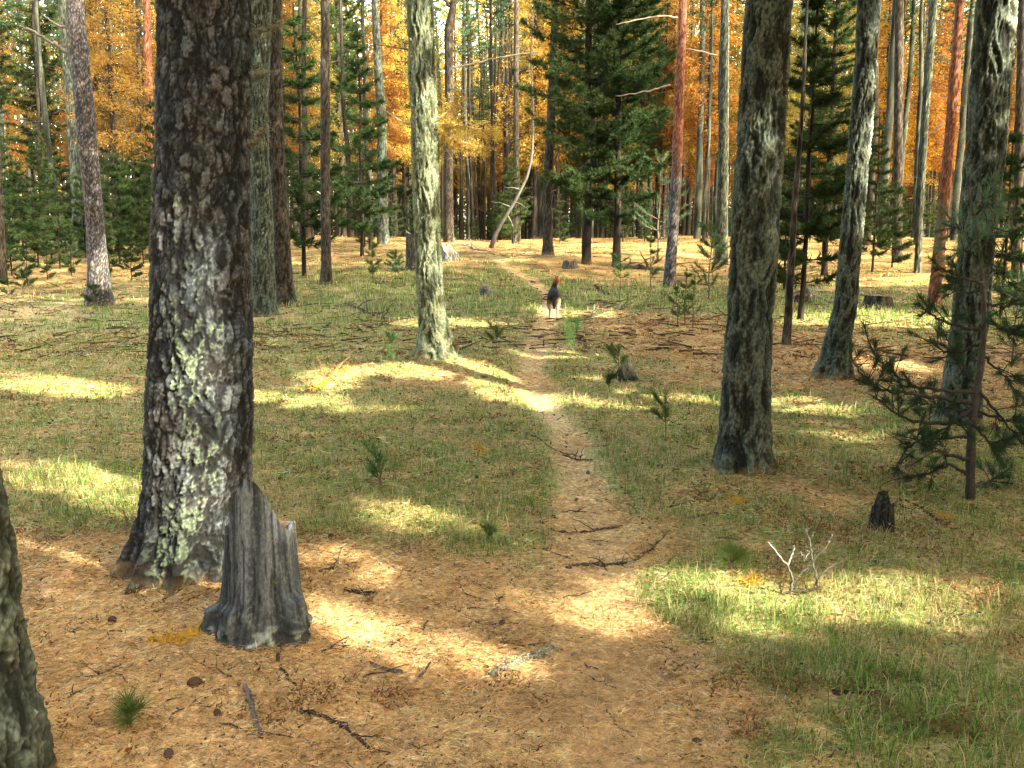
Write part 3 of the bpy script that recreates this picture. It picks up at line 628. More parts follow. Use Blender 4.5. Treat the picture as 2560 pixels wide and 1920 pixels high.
for q in range(58):
    px = rng.uniform(880, 2600); Yd = rng.uniform(43, 62); plant_px('young', int(rng.choice([0, 1, 1, 2])), px, 600, 'low young pine at the far edge of the clearing below the distant trunks', G_FAR, rng.uniform(.35, .8), Y=Yd)
# bare pole trunks
G_BL = 'thin trunks of the left background'; G_BC = 'thin trunks beyond the end of the path'; G_BR = 'thin trunks of the right background'
for (n, x0, x1, y0, y1, lab, g) in [(60, -60, 1000, 36, 80, 'thin straight trunk in the shaded left background', G_BL), (95, 1000, 1720, 52, 105, 'thin straight trunk in the far centre beyond the end of the path', G_BC), (85, 1720, 2640, 38, 95, 'thin straight trunk in the far right background against orange larches', G_BR)]:
    for q in range(n):
        px = rng.uniform(x0, x1); Yd = y0*(y1/y0)**rng.uniform(0, 1)
        plant_px('bare', int(rng.integers(0, 4)), px, 600, lab, g, rng.uniform(.85, 1.2), Y=Yd, tilt=(rng.normal(0, .012), rng.normal(0, .02)))
print('trees', time.time()-T_START)

# ------------------------------------------------------------------ limbs that the photo shows on the nearer trunks
def limb(key, pts, r0, r1, col, name='branch', lichen=0, larch=0, seed=1, mat=None, dy=0.0, label=None):
    """pts: photo-view pixels; first one on the trunk"""
    t = TRUNKS[key]; rng = np.random.default_rng(seed); Yd = t['base'][1]
    P = np.array([at_depth(x*S, y*S, Yd+dy*k/(len(pts)-1)) for k, (x, y) in enumerate(pts)])
    n = 5*len(pts); q = np.linspace(0, len(pts)-1, n); P = np.stack([np.interp(q, range(len(pts)), P[:, k]) for k in range(3)], -1)
    P[1:] += rng.normal(0, r0*.25, (n-1, 3)); mb = MB(); tube(mb, P, r0, r1, col, 7, jit=.12, rng=rng)
    if lichen:
        u = rng.integers(1, n, lichen); B = P[u]+rng.normal(0, r0*.9, (lichen, 3)); D = rng.normal(0, 1, (lichen, 3))+np.array([0, 0, -.9])
        slivers(mb, B, D, rng.uniform(.010, .034, lichen), .004, mixc((.13, .15, .09), (.27, .29, .19), rng.uniform(0, 1, lichen)), rng)
    o = mb.build(name, M_STICK, t['root'], t['base'])
    if larch:
        mb = MB(); m = larch; u = rng.uniform(.15*n, n-1, m); B = np.stack([np.interp(u, range(n), P[:, k]) for k in range(3)], -1)
        off = rng.normal(0, .05, (m, 3))*rng.uniform(.3, 1.8, (m, 1))+np.array([0, 0, -.03]); B = B+off
        for w_ in range(14):
            k = rng.integers(n//4, n); e = P[k]+rng.normal(0, .12, 3)+np.array([0, 0, -.08]); tube(mb, [P[k], (P[k]+e)/2+[0, 0, .02], e], .004, .002, (.3, .2, .1), 3, rng=rng)
        k = 7; slivers(mb, np.repeat(B, k, 0)+rng.normal(0, .012, (m*k, 3)), randdir(m*k, rng), rng.uniform(.02, .045, m*k), .008, mixc((.62, .36, .07), (.66, .46, .14), rng.uniform(0, 1, m*k)), rng)
        mb.build('needle_spray', M_LARCH, o, t['base'])
    return o
limb('T1', [(538,75),(556,66),(580,62),(606,48)], .016, .006, (.16, .15, .11), lichen=170, seed=1)
limb('T1', [(538,165),(552,160),(570,156)], .018, .008, (.2, .19, .14), lichen=170, seed=2)
limb('T1', [(536,312),(548,300),(562,285),(578,272)], .02, .008, (.2, .17, .13), lichen=170, seed=3)
limb('T6', [(938,262),(955,250),(972,236),(985,216),(997,200)], .014, .004, (.5, .36, .2), larch=160, lichen=200, seed=4)
limb('T6', [(940,268),(965,268),(1000,272),(1040,280),(1075,285)], .014, .004, (.4, .28, .16), larch=340, seed=5, dy=-.3)
limb('T6', [(940,285),(975,300),(1010,310),(1050,322)], .012, .004, (.4, .28, .16), larch=300, seed=25, dy=.3)
limb('T6', [(888,268),(872,264),(850,252),(828,236)], .014, .004, (.55, .42, .25), lichen=200, seed=6)
limb('T6', [(884,108),(870,104),(840,100),(806,96)], .012, .004, (.09, .07, .05), seed=7)
limb('T2', [(172,142),(150,118),(120,96),(80,72),(40,55)], .05, .022, (.10, .085, .07), seed=8)
limb('T2', [(170,72),(150,62),(120,52),(90,30)], .03, .012, (.10, .085, .07), seed=9)
limb('T20', [(252,190),(268,176),(290,172),(318,190)], .02, .006, (.12, .09, .06), larch=260, seed=10)
limb('T20', [(250,160),(235,150),(215,140),(190,150)], .02, .006, (.12, .09, .06), larch=240, seed=11)
limb('T20', [(256,330),(280,342),(310,352),(345,372)], .018, .005, (.12, .09, .06), larch=200, seed=12)
limb('T20', [(254,262),(280,252),(305,250),(335,265)], .018, .005, (.12, .09, .06), larch=200, seed=13)
limb('T5', [(826,250),(845,262),(862,280)], .03, .008, (.1, .08, .05), larch=200, seed=14)
limb('T5', [(825,300),(842,318),(868,335)], .03, .008, (.1, .08, .05), larch=200, seed=15)
limb('T5', [(815,180),(790,190),(760,205)], .03, .008, (.1, .08, .05), larch=240, seed=16)
limb('T11', [(1448,183),(1420,192),(1380,200),(1330,208)], .03, .008, (.3, .22, .16), seed=17)
limb('T11', [(1468,40),(1430,34),(1380,42),(1330,52)], .03, .008, (.35, .25, .18), seed=18)
limb('T15', [(2040,262),(2020,280),(1995,296)], .02, .006, (.3, .25, .2), seed=19)
limb('T7', [(972,148),(1010,140),(1060,128),(1120,118),(1170,112)], .05, .02, (.13, .10, .07), seed=20)
limb('T7', [(970,10),(952,-20),(930,-60)], .12, .08, (.10, .075, .05), seed=21)
limb('T16', [(1550,120),(1500,108),(1470,104)], .03, .008, (.12, .09, .07), seed=22)

# ------------------------------------------------------------------ stumps
def stump(name, label, cx, cy_, R, topf, cap, seed, cols, flare=.3, fz=.1, nt=150, nz=110, capcol=(.34, .19, .085), wall=.22, grain=1.0, lich=.3, group=None, bumps=(), tilt=(0, 0)):
    """topf(phi): height of the rim; phi = 0 faces the camera, positive to its right"""
    c = gp(cx*S, cy_*S); o = thing(name, label, 'tree stump', c, group=group)
    o.rotation_euler = (tilt[0], tilt[1], 0)
    face = math.atan2(-c[1], -c[0]); rng = np.random.default_rng(seed)
    th = np.arange(nt)/nt*2*PI; phi = np.angle(np.exp(1j*(th-face))); top = topf(phi)+.012*perlin(xyz(np.cos(th)*9, np.sin(th)*9), seed)+.007*perlin(xyz(np.cos(th)*25, np.sin(th)*25), seed+1)+.006*perlin(xyz(np.cos(th)*60, np.sin(th)*60), seed+2)
    t = np.linspace(0, 1, nz); TT, TH = np.meshgrid(t, th, indexing='ij'); PH = np.broadcast_to(phi, TT.shape); TOP = np.broadcast_to(top, TT.shape)
    z = (-.06+(TOP+.06)*TT).ravel(); TH = TH.ravel(); PH = PH.ravel()
    P = np.stack([np.cos(TH)*R, np.sin(TH)*R, z], -1)
    lob = .5+.5*np.cos(TH*5+rng.uniform(0, 6))
    r = R*(1+flare*np.exp(-np.maximum(z, -.03)/fz)*(.3+.7*lob))*(1-.10*np.clip(z/max(cap, .1), 0, 2))
    for (bp, bz, wp, wz, bh) in bumps: r = r+bh*sstep(1.0, .55, np.abs(PH-bp)/wp)*sstep(1.0, .6, np.abs(z-bz)/wz)
    gr = fbm(P*np.array([55, 55, 2.2])*grain, 3, seed+2); gr2 = fbm(P*np.array([16, 16, 1.4])*grain, 3, seed+3); bl = fbm(P*np.array([26, 26, 20.]), 3, seed+4)
    low = sstep(.35*cap+.02, .0, z+.08*bl); warp_ = .5*gr2[:, None]
    r = r+.0035*gr+.0035*gr2+low*.014*bl-.006*sstep(.80, .97, 1-np.abs(perlin(P*np.array([34, 34, 1.6])*grain+warp_, seed+5))*2.2)
    col = mixc(cols[0], cols[1], sstep(-.4, .4, gr+.5*gr2)); crk = 1-np.abs(perlin(P*np.array([34, 34, 1.6])*grain+warp_, seed+5))*2.2; spk = fbm(P*np.array([120, 120, 60.]), 2, seed+6)
    col = mixc(col, cols[2], sstep(.0, .5, gr2+.6*spk)*.45); col = mixc(col, np.asarray(cols[0])*.35, sstep(.80, .97, crk)*.9); col = mixc(col, (.11, .13, .055), .25*sstep(.25, .5, spk+.6*bl))
    col = mixc(col, mixc(cols[0], (.035, .034, .03), .6+0*z), low*.75); col = mixc(col, (.10, .12, .045), .5*low*sstep(0, .5, gr2+bl))
    col = mixc(col, (.30, .345, .335), sstep(.12, .4, bl+(lich-.4))*low)
    V = np.stack([np.cos(TH)*r, np.sin(TH)*r, z], -1)
    mb = MB(); i = np.arange(nz-1)[:, None]*nt; j = np.arange(nt)[None, :]; k = (j+1) % nt
    mb.add(V, col, None, np.stack([i+j, i+k, i+nt+k, i+nt+j], -1).reshape(-1, 4))
    # inside of the wall and the filled top
    ringR = np.hypot(V[-nt:, 0], V[-nt:, 1]); m = 26; rows = []; crow = []
    ww = np.linspace(0, 1, m)
    capz = np.minimum(cap, top-.012)
    for q, f in enumerate(ww):
        if q == 0: rr, zz = ringR, top
        elif q <= 8:
            g = q/8; rr = ringR*(1-wall*(.45+.55*g)); zz = top*(1-g)+capz*g
        else:
            g = (q-8)/(m-9); rr = ringR*(1-wall)*(1-g)+1e-4; zz = capz*(1-g)+np.minimum(cap, capz.mean()+.01)*g+.03*sstep(0, .6, g)
        px, py_ = np.cos(th)*rr, np.sin(th)*rr
        nz_ = fbm(xyz(px*40, py_*40, 0.0), 3, seed+8); zz = zz+(.012*nz_ if q > 8 else 0)
        rows.append(np.stack([px, py_, zz], -1)); crow.append(np.clip(mixc(np.asarray(cols[2])*1.25, cols[1], np.full(nt, min(1, q/8)))if q <= 8 else mixc(capcol, np.asarray(capcol)*.45, sstep(-.3, .5, nz_)), .005, .9))
    i = np.arange(m-1)[:, None]*nt
    mc = MB(); mb.add(np.concatenate(rows[:9]), np.concatenate(crow[:9]), None, np.stack([i[:8]+j, i[:8]+k, i[:8]+nt+k, i[:8]+nt+j], -1).reshape(-1, 4))
    mb.build('wood', M_WOOD, o)
    mc.add(np.concatenate(rows[8:]), np.concatenate(crow[8:]), None, np.stack([i[:m-9]+j, i[:m-9]+k, i[:m-9]+nt+k, i[:m-9]+nt+j], -1).reshape(-1, 4))
    if R > .1:
        n = 700; a = rng.uniform(0, 2*PI, n); q = np.sqrt(rng.uniform(0, 1, n))*R*.8; D = randdir(n, rng)*np.array([1, 1, .15])
        slivers(mc, np.stack([np.cos(a)*q, np.sin(a)*q, cap+.02+.012*rng.uniform(0, 1, n)], -1), D, .05, .0025, mixc((.45, .26, .11), (.22, .11, .05), rng.uniform(0, 1, n)), rng)
    mc.build('needle_filling' if R > .1 else 'rotten_core', M_LITTER, o)
    return o
GREYWOOD = [(.032, .036, .041), (.088, .097, .106), (.19, .205, .22)]
BLACK = [(.012, .011, .010), (.030, .027, .024), (.085, .078, .07)]
def top_main(p):
    d = np.degrees(p); return np.interp(d, [-180, -120, -95, -80, -62, -52, -44, -30, -22, -10, 5, 18, 30, 42, 55, 66, 76, 90, 110, 180], [.40, .40, .42, .44, .455, .50, .565, .63, .642, .63, .595, .535, .475, .43, .42, .435, .44, .43, .41, .40])
stump('broken_stump', 'grey weathered broken stump with tall splintered spike in front of the thickest pine', 572, 1382, .148, top_main, .39, 61, GREYWOOD, flare=.42, fz=.13, bumps=[(.75, .10, .30, .085, .035), (-1.0, .06, .35, .09, .03), (-1.9, .04, .4, .08, .05)], lich=.36)
def spiky(seed, h, amp, lo=.15):
    rg = np.random.default_rng(seed); a = rg.uniform(0, 6, 4)
    return lambda p: h*(1-amp+amp*(.5+.5*np.sin(p+a[0]))**2*1.2+.25*amp*np.sin(3*p+a[1])+.15*amp*np.sin(7*p+a[2]))
stump('charred_stump', 'small black charred stump with jagged top on the grass below the leafy sapling', 1904, 1148, .062, lambda p: np.interp(np.degrees(p), [-180, -90, -60, -30, 0, 25, 45, 80, 120, 180], [.12, .12, .14, .22, .235, .225, .15, .16, .13, .12]), .12, 62, BLACK, flare=.25, fz=.08, nt=70, nz=60, capcol=(.03, .025, .02), grain=1.6, lich=.42)
stump('charred_stump', 'low black stump leaning beside a pine seedling right of the path', 1356, 822, .11, spiky(3, .22, .5), .10, 63, BLACK, flare=.2, nt=60, nz=40, capcol=(.03, .025, .02), lich=.2, tilt=(0, -.35))
stump('old_stump', 'small dark stump right of the dog below the dense dark pines', 1231, 580, .22, spiky(4, .26, .2), .22, 64, [(.03, .025, .02), (.07, .055, .045), (.14, .11, .09)], nt=48, nz=24, lich=.2)
stump('old_stump', 'tiny grey stump left of the dog beside the sunlit larch', 1048, 638, .12, spiky(5, .22, .3), .17, 65, GREYWOOD, nt=40, nz=24, lich=.2)
stump('old_stump', 'tall dark stump touching the left side of the sunlit larch', 893, 583, .22, spiky(6, 1.05, .12), .9, 66, [(.03, .027, .02), (.075, .065, .05), (.13, .12, .09)], nt=48, nz=40, lich=.25)
stump('old_stump', 'splintered grey root stump just right of the sunlit larch', 972, 562, .32, spiky(7, .50, .6), .15, 67, [(.05, .045, .04), (.16, .14, .12), (.34, .30, .25)], nt=60, nz=30, lich=.3, wall=.4)
stump('cut_stump', 'short cut stump with pale top on the sunlit meadow on the right', 1896, 664, .30, spiky(8, .26, .12), .23, 68, [(.02, .016, .012), (.05, .04, .03), (.16, .13, .10)], nt=48, nz=24, capcol=(.5, .42, .3), lich=.2)
stump('old_stump', 'dark rotten stump foot below the low pine behind the broad furrowed trunk', 1728, 657, .22, spiky(9, .30, .4), .2, 69, BLACK, nt=40, nz=24, lich=.2)

# ------------------------------------------------------------------ fallen sticks, twigs, cones
def stick(label, pts, r0, r1, col, seed, name='fallen_branch', cat='branch', subs=0, sublen=.12, lichen=0, larch=0, lift=.4, group=None, col1=None, nseg=6, up=0.0):
    rng = np.random.default_rng(seed); P = []
    for p in pts:
        if len(p) == 2: q = gpd(*p); P.append(q+np.array([0, 0, r0*lift]))
        else: q = at_depth(p[0]*S, p[1]*S, P[-1][1]+(p[2] if not isinstance(p[2], str) else 0)); P.append(q)
    P = np.array(P); n = max(6, 5*len(P)); q = np.linspace(0, len(P)-1, n); PP = np.stack([np.interp(q, range(len(P)), P[:, k]) for k in range(3)], -1)
    L = np.linalg.norm(PP[-1]-PP[0]); PP[1:-1] += rng.normal(0, .010*L+.001, (n-2, 3))*np.array([1, 1, .35])
    base = PP[0].copy(); base[2] = float(hfull(base[0:1], base[1:2])[0])
    mb = MB(); tube(mb, PP, r0, r1, col, nseg, col1, .14, rng)
    for s_ in range(subs):
        k = rng.integers(1, n-1); d = (PP[k]-PP[k-1]); d /= np.linalg.norm(d)+1e-9; d = d*.5+rng.normal(0, .8, 3)*np.array([1, 1, .45])+np.array([0, 0, .35]); d /= np.linalg.norm(d); l = sublen*rng.uniform(.4, 1.3)
        a = np.linspace(0, 1, 5)[:, None]; B = PP[k]+d*l*a+rng.normal(0, .06*l, (5, 3))*a
        tube(mb, B, r0*.45, r0*.18, col, 4, col1, .1, rng)
        if rng.random() < .6: tube(mb, [B[2], B[2]+rng.normal(0, .35*l, 3)], r0*.3, r0*.15, col, 3, rng=rng)
    if lichen:
        u = rng.integers(0, n, lichen); B = PP[u]+rng.normal(0, r0*.75, (lichen, 3)); slivers(mb, B, randdir(lichen, rng), rng.uniform(.006, .02, lichen), .006, mixc((.20, .23, .15), (.42, .45, .32), rng.uniform(0, 1, lichen)), rng)
    if larch:
        u = rng.uniform(0, n-1, larch); B = np.stack([np.interp(u, range(n), PP[:, k]) for k in range(3)], -1)+rng.normal(0, .018, (larch, 3))*np.array([1, 1, .4])
        k = 8; slivers(mb, np.repeat(B, k, 0), randdir(larch*k, rng)*np.array([1, 1, .6])+[0, 0, .2], rng.uniform(.02, .035, larch*k), .004, mixc((.55, .28, .03), (.66, .42, .05), rng.uniform(0, 1, larch*k)), rng)
    o = mb.build(name, M_STICK, None, base); o.location = tuple(base); tag(o, label, cat, group); return o
BR = (.055, .042, .036); GY = (.16, .15, .14); DK = (.028, .023, .02)
stick('thick lichen crusted stick lying at the lower end of the long light streak', [(1062,1458), (1110,1440), (1160,1418), (1196,1402)], .017, .011, (.13, .13, .10), 1, lichen=420, subs=2, sublen=.05)
stick('curved forked twig lying across the path in line with the broad furrowed trunk', [(1166,1132), (1200,1146), (1245,1148), (1300,1138), (1345,1136)], .008, .004, BR, 2, subs=3, sublen=.2)
stick('knobbly twiggy branch across the path below the curved forked twig', [(1222,1225), (1250,1216), (1310,1216), (1370,1212), (1420,1180)], .008, .006, BR, 3, subs=12, sublen=.11)
stick('thin twig left of the knobbly branch on the path', [(1172,1190), (1200,1200), (1232,1208)], .005, .003, BR, 4, subs=3, sublen=.08)
stick('long thin twig reaching down onto the path from the left bank', [(1090,945), (1150,955), (1200,975), (1255,990)], .007, .004, BR, 5, subs=2, sublen=.1)
stick('forked dark twig on the path just below the long thin twig', [(1215,985), (1245,998), (1280,1004)], .009, .005, BR, 6, subs=4, sublen=.12)
stick('short dark stake standing upright in the needles below the broken stump', [(601,1448), (601,1412, 0)], .0085, .0085, BR, 7, name='wooden_stake', cat='stick')
stick('dark stick lying aslant below the upright stake', [(607,1455), (622,1480), (641,1500)], .007, .006, DK, 8)
stick('thick grey brown stick pointing up the slope at the lower left', [(530,1500), (545,1540), (556,1580), (570,1596)], .011, .009, (.10, .085, .075), 9, subs=1, sublen=.06)
stick('dark branch running out to the lower edge right of the thick grey brown stick', [(650,1545), (700,1553), (750,1575), (800,1610)], .010, .007, DK, 10, subs=6, sublen=.09)
stick('short broken branch piece just under the long light streak', [(800,1448), (830,1452), (868,1454)], .009, .008, (.06, .05, .05), 11, subs=2, sublen=.04)
stick('small tilted twig at the right end of the short broken branch piece', [(905,1462), (918,1448), (930,1430, 0)], .006, .004, BR, 12)
stick('dry twig lying between the two foreground light streaks', [(1080,1390), (1130,1394), (1180,1388)], .005, .003, BR, 13, subs=3, sublen=.06)
stick('dead brushy branch lying on the grass left of the sunlit larch', [(745,655), (775,668), (800,680), (832,692)], .028, .014, BR, 14, subs=14, sublen=.45)
stick('thin bare branch leading from the brushy branch to the sunlit larch', [(825,698), (860,690), (895,688)], .016, .01, BR, 15, subs=3, sublen=.2)
stick('dark crooked branch sticking out of the grass right of the dog', [(1312,640), (1296,628), (1284,616, 0)], .05, .025, DK, 16, subs=2, sublen=.25)
stick('brushy dead branch under the tall bright pine seedling', [(1262,690), (1320,672), (1360,660)], .018, .010, BR, 17, subs=16, sublen=.4)
stick('dark stick on the shaded grass right of the charred stump', [(1940,1090), (1985,1106), (2030,1132)], .012, .008, DK, 18, subs=3, sublen=.15)
stick('pale bare twig arching over the litter right of the charred stump', [(1880,1215), (1950,1212), (2030,1190)], .005, .003, GY, 19, subs=3, sublen=.1)
stick('grey stick lying in the red litter left of the broad trunk foot', [(1420,1110), (1480,1100), (1530,1082)], .006, .004, BR, 20, subs=6, sublen=.12)
stick('thin dark stick below the grey stick left of the broad trunk foot', [(1500,1128), (1545,1122), (1590,1128)], .005, .004, BR, 21, subs=3, sublen=.08)
stick('bare twig running down the duff at the lower centre', [(1310,1535), (1330,1565), (1370,1592)], .004, .003, BR, 22, subs=2, sublen=.05)
stick('thin twig in the shade below the knobbly branch', [(1250,1445), (1290,1462), (1330,1480)], .004, .003, BR, 23, subs=2, sublen=.05)
stick('dark chunky stick beside the left light streak near the stump', [(745,1288), (780,1296), (815,1296)], .010, .008, DK, 24, subs=2, sublen=.07)
stick('forked twig between the stump and the centre of the duff', [(690,1252), (720,1240), (745,1222)], .006, .004, DK, 25, subs=4, sublen=.08)
stick('twig with bent ends in the middle of the duff', [(850,1228), (880,1238), (915,1240)], .006, .004, BR, 26, subs=3, sublen=.06)
stick('slim stick pointing at the path in the middle of the duff', [(985,1258), (1010,1285), (1052,1296)], .005, .003, BR, 27, subs=2, sublen=.06)
stick('brown twig on the lit needles left of the thickest pine', [(85,1145), (120,1168), (150,1180)], .006, .004, (.2, .13, .08), 28, subs=2, sublen=.05)
stick('thin upright dead stalk at the left side of the thickest pine foot', [(274,1168), (272,1130, 0), (268,1102, 0)], .006, .004, (.2, .14, .1), 29, name='dead_stalk', cat='stalk', subs=3, sublen=.05)
stick('twig on the bare needles left of the broken stump', [(230,1262), (270,1270), (290,1262)], .006, .004, DK, 30, subs=3, sublen=.06)
stick('twig touching the left root of the broken stump', [(390,1322), (430,1312), (480,1282)], .004, .003, DK, 31, subs=2, sublen=.05)
stick('dark rotten branch in the shaded right foreground grass', [(1800,1510), (1850,1506), (1890,1508)], .010, .008, DK, 32, subs=2, sublen=.08)
stick('orange brown sliver of wood on the grass at the lower right', [(2070,1370), (2110,1384)], .012, .008, (.4, .22, .1), 33)
stick('bare branch lying in the right foreground grass', [(2000,1350), (2060,1335), (2110,1330)], .008, .005, BR, 34, subs=4, sublen=.1)
stick('fallen log lying behind the dense dark pine foot', [(1325,578), (1380,580), (1450,586)], .09, .06, (.09, .07, .055), 35, name='fallen_log', cat='log', subs=4, sublen=.5)
stick('pale fallen branch lying at the foot of the dark crooked trunk', [(1000,528), (1030,540), (1060,545)], .05, .03, (.2, .16, .12), 36, subs=7, sublen=.7)
stick('long grey fallen pole in the gap between the two broad right trunks', [(1700,650), (1760,640), (1800,655)], .04, .025, (.2, .17, .14), 37, subs=4, sublen=.5)
stick('dark fallen branch left of the charred stump', [(1830,640), (1790,632), (1740,625, 0)], .04, .02, (.2, .17, .14), 38, subs=5, sublen=.6)
# golden larch twigs on the ground
stick('yellow larch twig lying left of the broken stump', [(335,1405), (380,1406), (420,1396), (455,1380)], .004, .002, (.3, .18, .06), 41, name='larch_twig', cat='twig', larch=150)
stick('large glowing orange larch bough lying in the sun left of the sunlit larch', [(668,838), (700,822), (725,806), (752,800)], .012, .006, (.4, .22, .08), 42, name='larch_twig', cat='twig', subs=14, sublen=.28, larch=420)
stick('small orange larch twig lying in the green grass left of the path', [(1028,985), (1040,992), (1046,1000)], .006, .003, (.4, .2, .05), 43, name='larch_twig', cat='twig', larch=110)
stick('orange larch twig near the lower right duff edge', [(1605,1258), (1625,1252), (1640,1255)], .004, .002, (.4, .2, .05), 44, name='larch_twig', cat='twig', larch=70)
stick('pale orange larch twig at the broad trunk foot on the duff', [(1572,1105), (1600,1103)], .004, .002, (.4, .2, .05), 45, name='larch_twig', cat='twig', larch=70)
stick('yellow larch twig on the shaded grass right of the charred stump', [(2030,1120), (2060,1128)], .004, .002, (.4, .2, .05), 46, name='larch_twig', cat='twig', larch=70)
stick('orange larch bough lying right of the low black stump', [(1410,770), (1470,765), (1500,775)], .012, .006, (.3, .15, .05), 47, name='larch_twig', cat='twig', subs=8, sublen=.25, larch=160)

# white dead antler shaped branch on the grass at the right
# small twigs lying about on the bare floor
G_TW = 'small twigs scattered on the bare needle floor'; TW = []
for q in range(5):
    rg = np.random.default_rng(500+q); mb = MB(); L = rg.uniform(.10, .2); a = np.linspace(0, 1, 7)[:, None]; PP = np.array([1, 0, 0])*L*a+rg.normal(0, .008, (7, 3))*np.array([1, 1, .25])+np.array([0, 0, .006]); tube(mb, PP, .0042, .002, BR, 5, DK, .1, rg)
    for s_ in range(rg.integers(1, 4)):
        k = rg.integers(1, 5); e = PP[k]+np.array([.04, rg.choice([-1, 1])*.04, rg.uniform(.0, .04)])*rg.uniform(.5, 1.2); tube(mb, [PP[k], (PP[k]+e)/2+rg.normal(0, .003, 3), e], .0025, .0012, BR, 4, rng=rg)
    TW.append(mb)
rg = np.random.default_rng(510); protos = [None]*5
for q in range(44):
    dx, dy = rg.uniform(60, 1750), rg.uniform(1090, 1650); k = int(rg.integers(0, 5))
    if dx > 1350 and dy > 1250: dx -= 600
    if 280 < dx < 680 and dy < 1420: continue
    p = gpd(dx, dy)
    if protos[k] is None: protos[k] = TW[k].build('twig', M_STICK); o = protos[k]
    else: o = protos[k].copy(); COL.objects.link(o)
    o.location = tuple(p); o.rotation_euler = (0, 0, rg.uniform(0, 6.28)); o.scale = (rg.uniform(.5, 1.0),)*3; tag(o, 'small dark twig lying loose on the bare needle floor', 'twig', G_TW)
def antler():
    rng = np.random.default_rng(71); b = gpd(1715, 1278); mb = MB(); Y0 = b[1]
    A = lambda x, y, dy=0.0: at_depth(x*S, y*S, Y0+dy)
    W = (.27, .25, .21); D = (.05, .042, .034)
    def br(pts, r0, r1, c0, c1=None):
        P = np.array([A(*p) for p in pts]); q = np.linspace(0, len(P)-1, 4*len(P)); PP = np.stack([np.interp(q, range(len(P)), P[:, k]) for k in range(3)], -1); PP[1:] += rng.normal(0, .003, (len(PP)-1, 3)); tube(mb, PP, r0*.72, r1*.75, c0, 6, c1, .12, rng)
    br([(1690,1284), (1712,1276), (1740,1278), (1772,1268)], .010, .009, D)
    br([(1708,1278,0), (1712,1250,0), (1702,1222,-.05), (1680,1198,-.1), (1660,1172,-.15)], .009, .004, D, W)
    br([(1702,1222,-.05), (1712,1200,.02), (1716,1178,.04)], .005, .003, (.3, .27, .22))
    br([(1768,1268,0), (1762,1240,0), (1755,1215,.05), (1752,1185,.08), (1748,1160,.1), (1735,1138,.12)], .009, .003, D, W)
    br([(1755,1215,.05), (1775,1190,0), (1790,1170,-.05), (1799,1155,-.08)], .006, .003, (.35, .32, .26), W)
    br([(1768,1250,0), (1790,1225,.1), (1830,1205,.2)], .006, .003, D, (.2, .17, .14))
    br([(1752,1160,.1), (1760,1148,.1)], .004, .003, W); br([(1748,1190,.08), (1738,1212,.05), (1730,1190,0)], .004, .003, W)
    br([(1712,1270,0), (1730,1235,.1), (1745,1228,.1)], .005, .003, D, W)
    o = mb.build('dead_branch', M_STICK, None, b); o.location = tuple(b); tag(o, 'white dead antler shaped branch standing up from the grass at the right foreground', 'branch')
antler()
# cones
def cone_mesh(seed, L, R, cols):
    mb = MB(); nt, nz = 24, 18; t = np.linspace(0, 1, nz); th = np.arange(nt)/nt*2*PI; TT, TH = np.meshgrid(t, th, indexing='ij'); TT = TT.ravel(); TH = TH.ravel()
    sc = np.abs(np.sin(TT*9*PI))*np.abs(np.cos(TH*4+np.floor(TT*9)*PI/2)); r = R*np.sin(PI*np.clip(TT*.93+.04, 0, 1))**.6*(.72+.45*sc)
    V = np.stack([L*(TT-.5), np.cos(TH)*r, np.sin(TH)*r+R*.8], -1); i = np.arange(nz-1)[:, None]*nt; j = np.arange(nt)[None, :]; k = (j+1) % nt
    mb.add(V, mixc(cols[0], cols[1], sc), None, np.stack([i+j, i+k, i+nt+k, i+nt+j], -1).reshape(-1, 4)); return mb
for q, (dx, dy, L, lab) in enumerate([(423,1508,.062,'large dark pine cone on the duff below the broken stump'), (716,1166,.045,'dark cone on the duff right of the broken stump'), (606,1046,.045,'small dark cone on grass behind the broken stump top'),
    (975,892,.05,'dark cone on the grass left of the path bend'), (245,1362,.05,'dark cone left of the broken stump roots'), (365,1642,.05,'red brown cone at the bottom edge below the large cone'), (1270,1028,.045,'grey cone on the path below the forked dark twig'),
    (1245,1078,.035,'small brown cone in the middle of the path'), (1195,1122,.035,'small cone at the left edge of the path'), (1290,1138,.03,'small cone beside the curved forked twig'), (1030,1042,.04,'dark cone in the grass left of the path'),
    (1520,1385,.035,'small brown cone on the lit grass edge'), (1085,1352,.035,'cone above the lichen crusted stick'), (1505,1612,.04,'dark red cone on the bottom duff right of centre'), (1240,1418,.035,'pale cone on the duff right of the lichen crusted stick'), (470,1556,.04,'dark cone near the thick grey brown stick')]):
    p = gpd(dx, dy); L *= .85; mb = cone_mesh(q, L, L*.36, ((.02, .014, .011), (.13, .08, .05)) if q not in (6, 14) else ((.05, .045, .04), (.25, .22, .2)))
    o = mb.build('pine_cone', M_STICK); o.location = tuple(p); o.rotation_euler = (0, RNG.uniform(-.3, .3), RNG.uniform(0, 6)); tag(o, lab, 'pine cone', 'fallen cones on the forest floor')

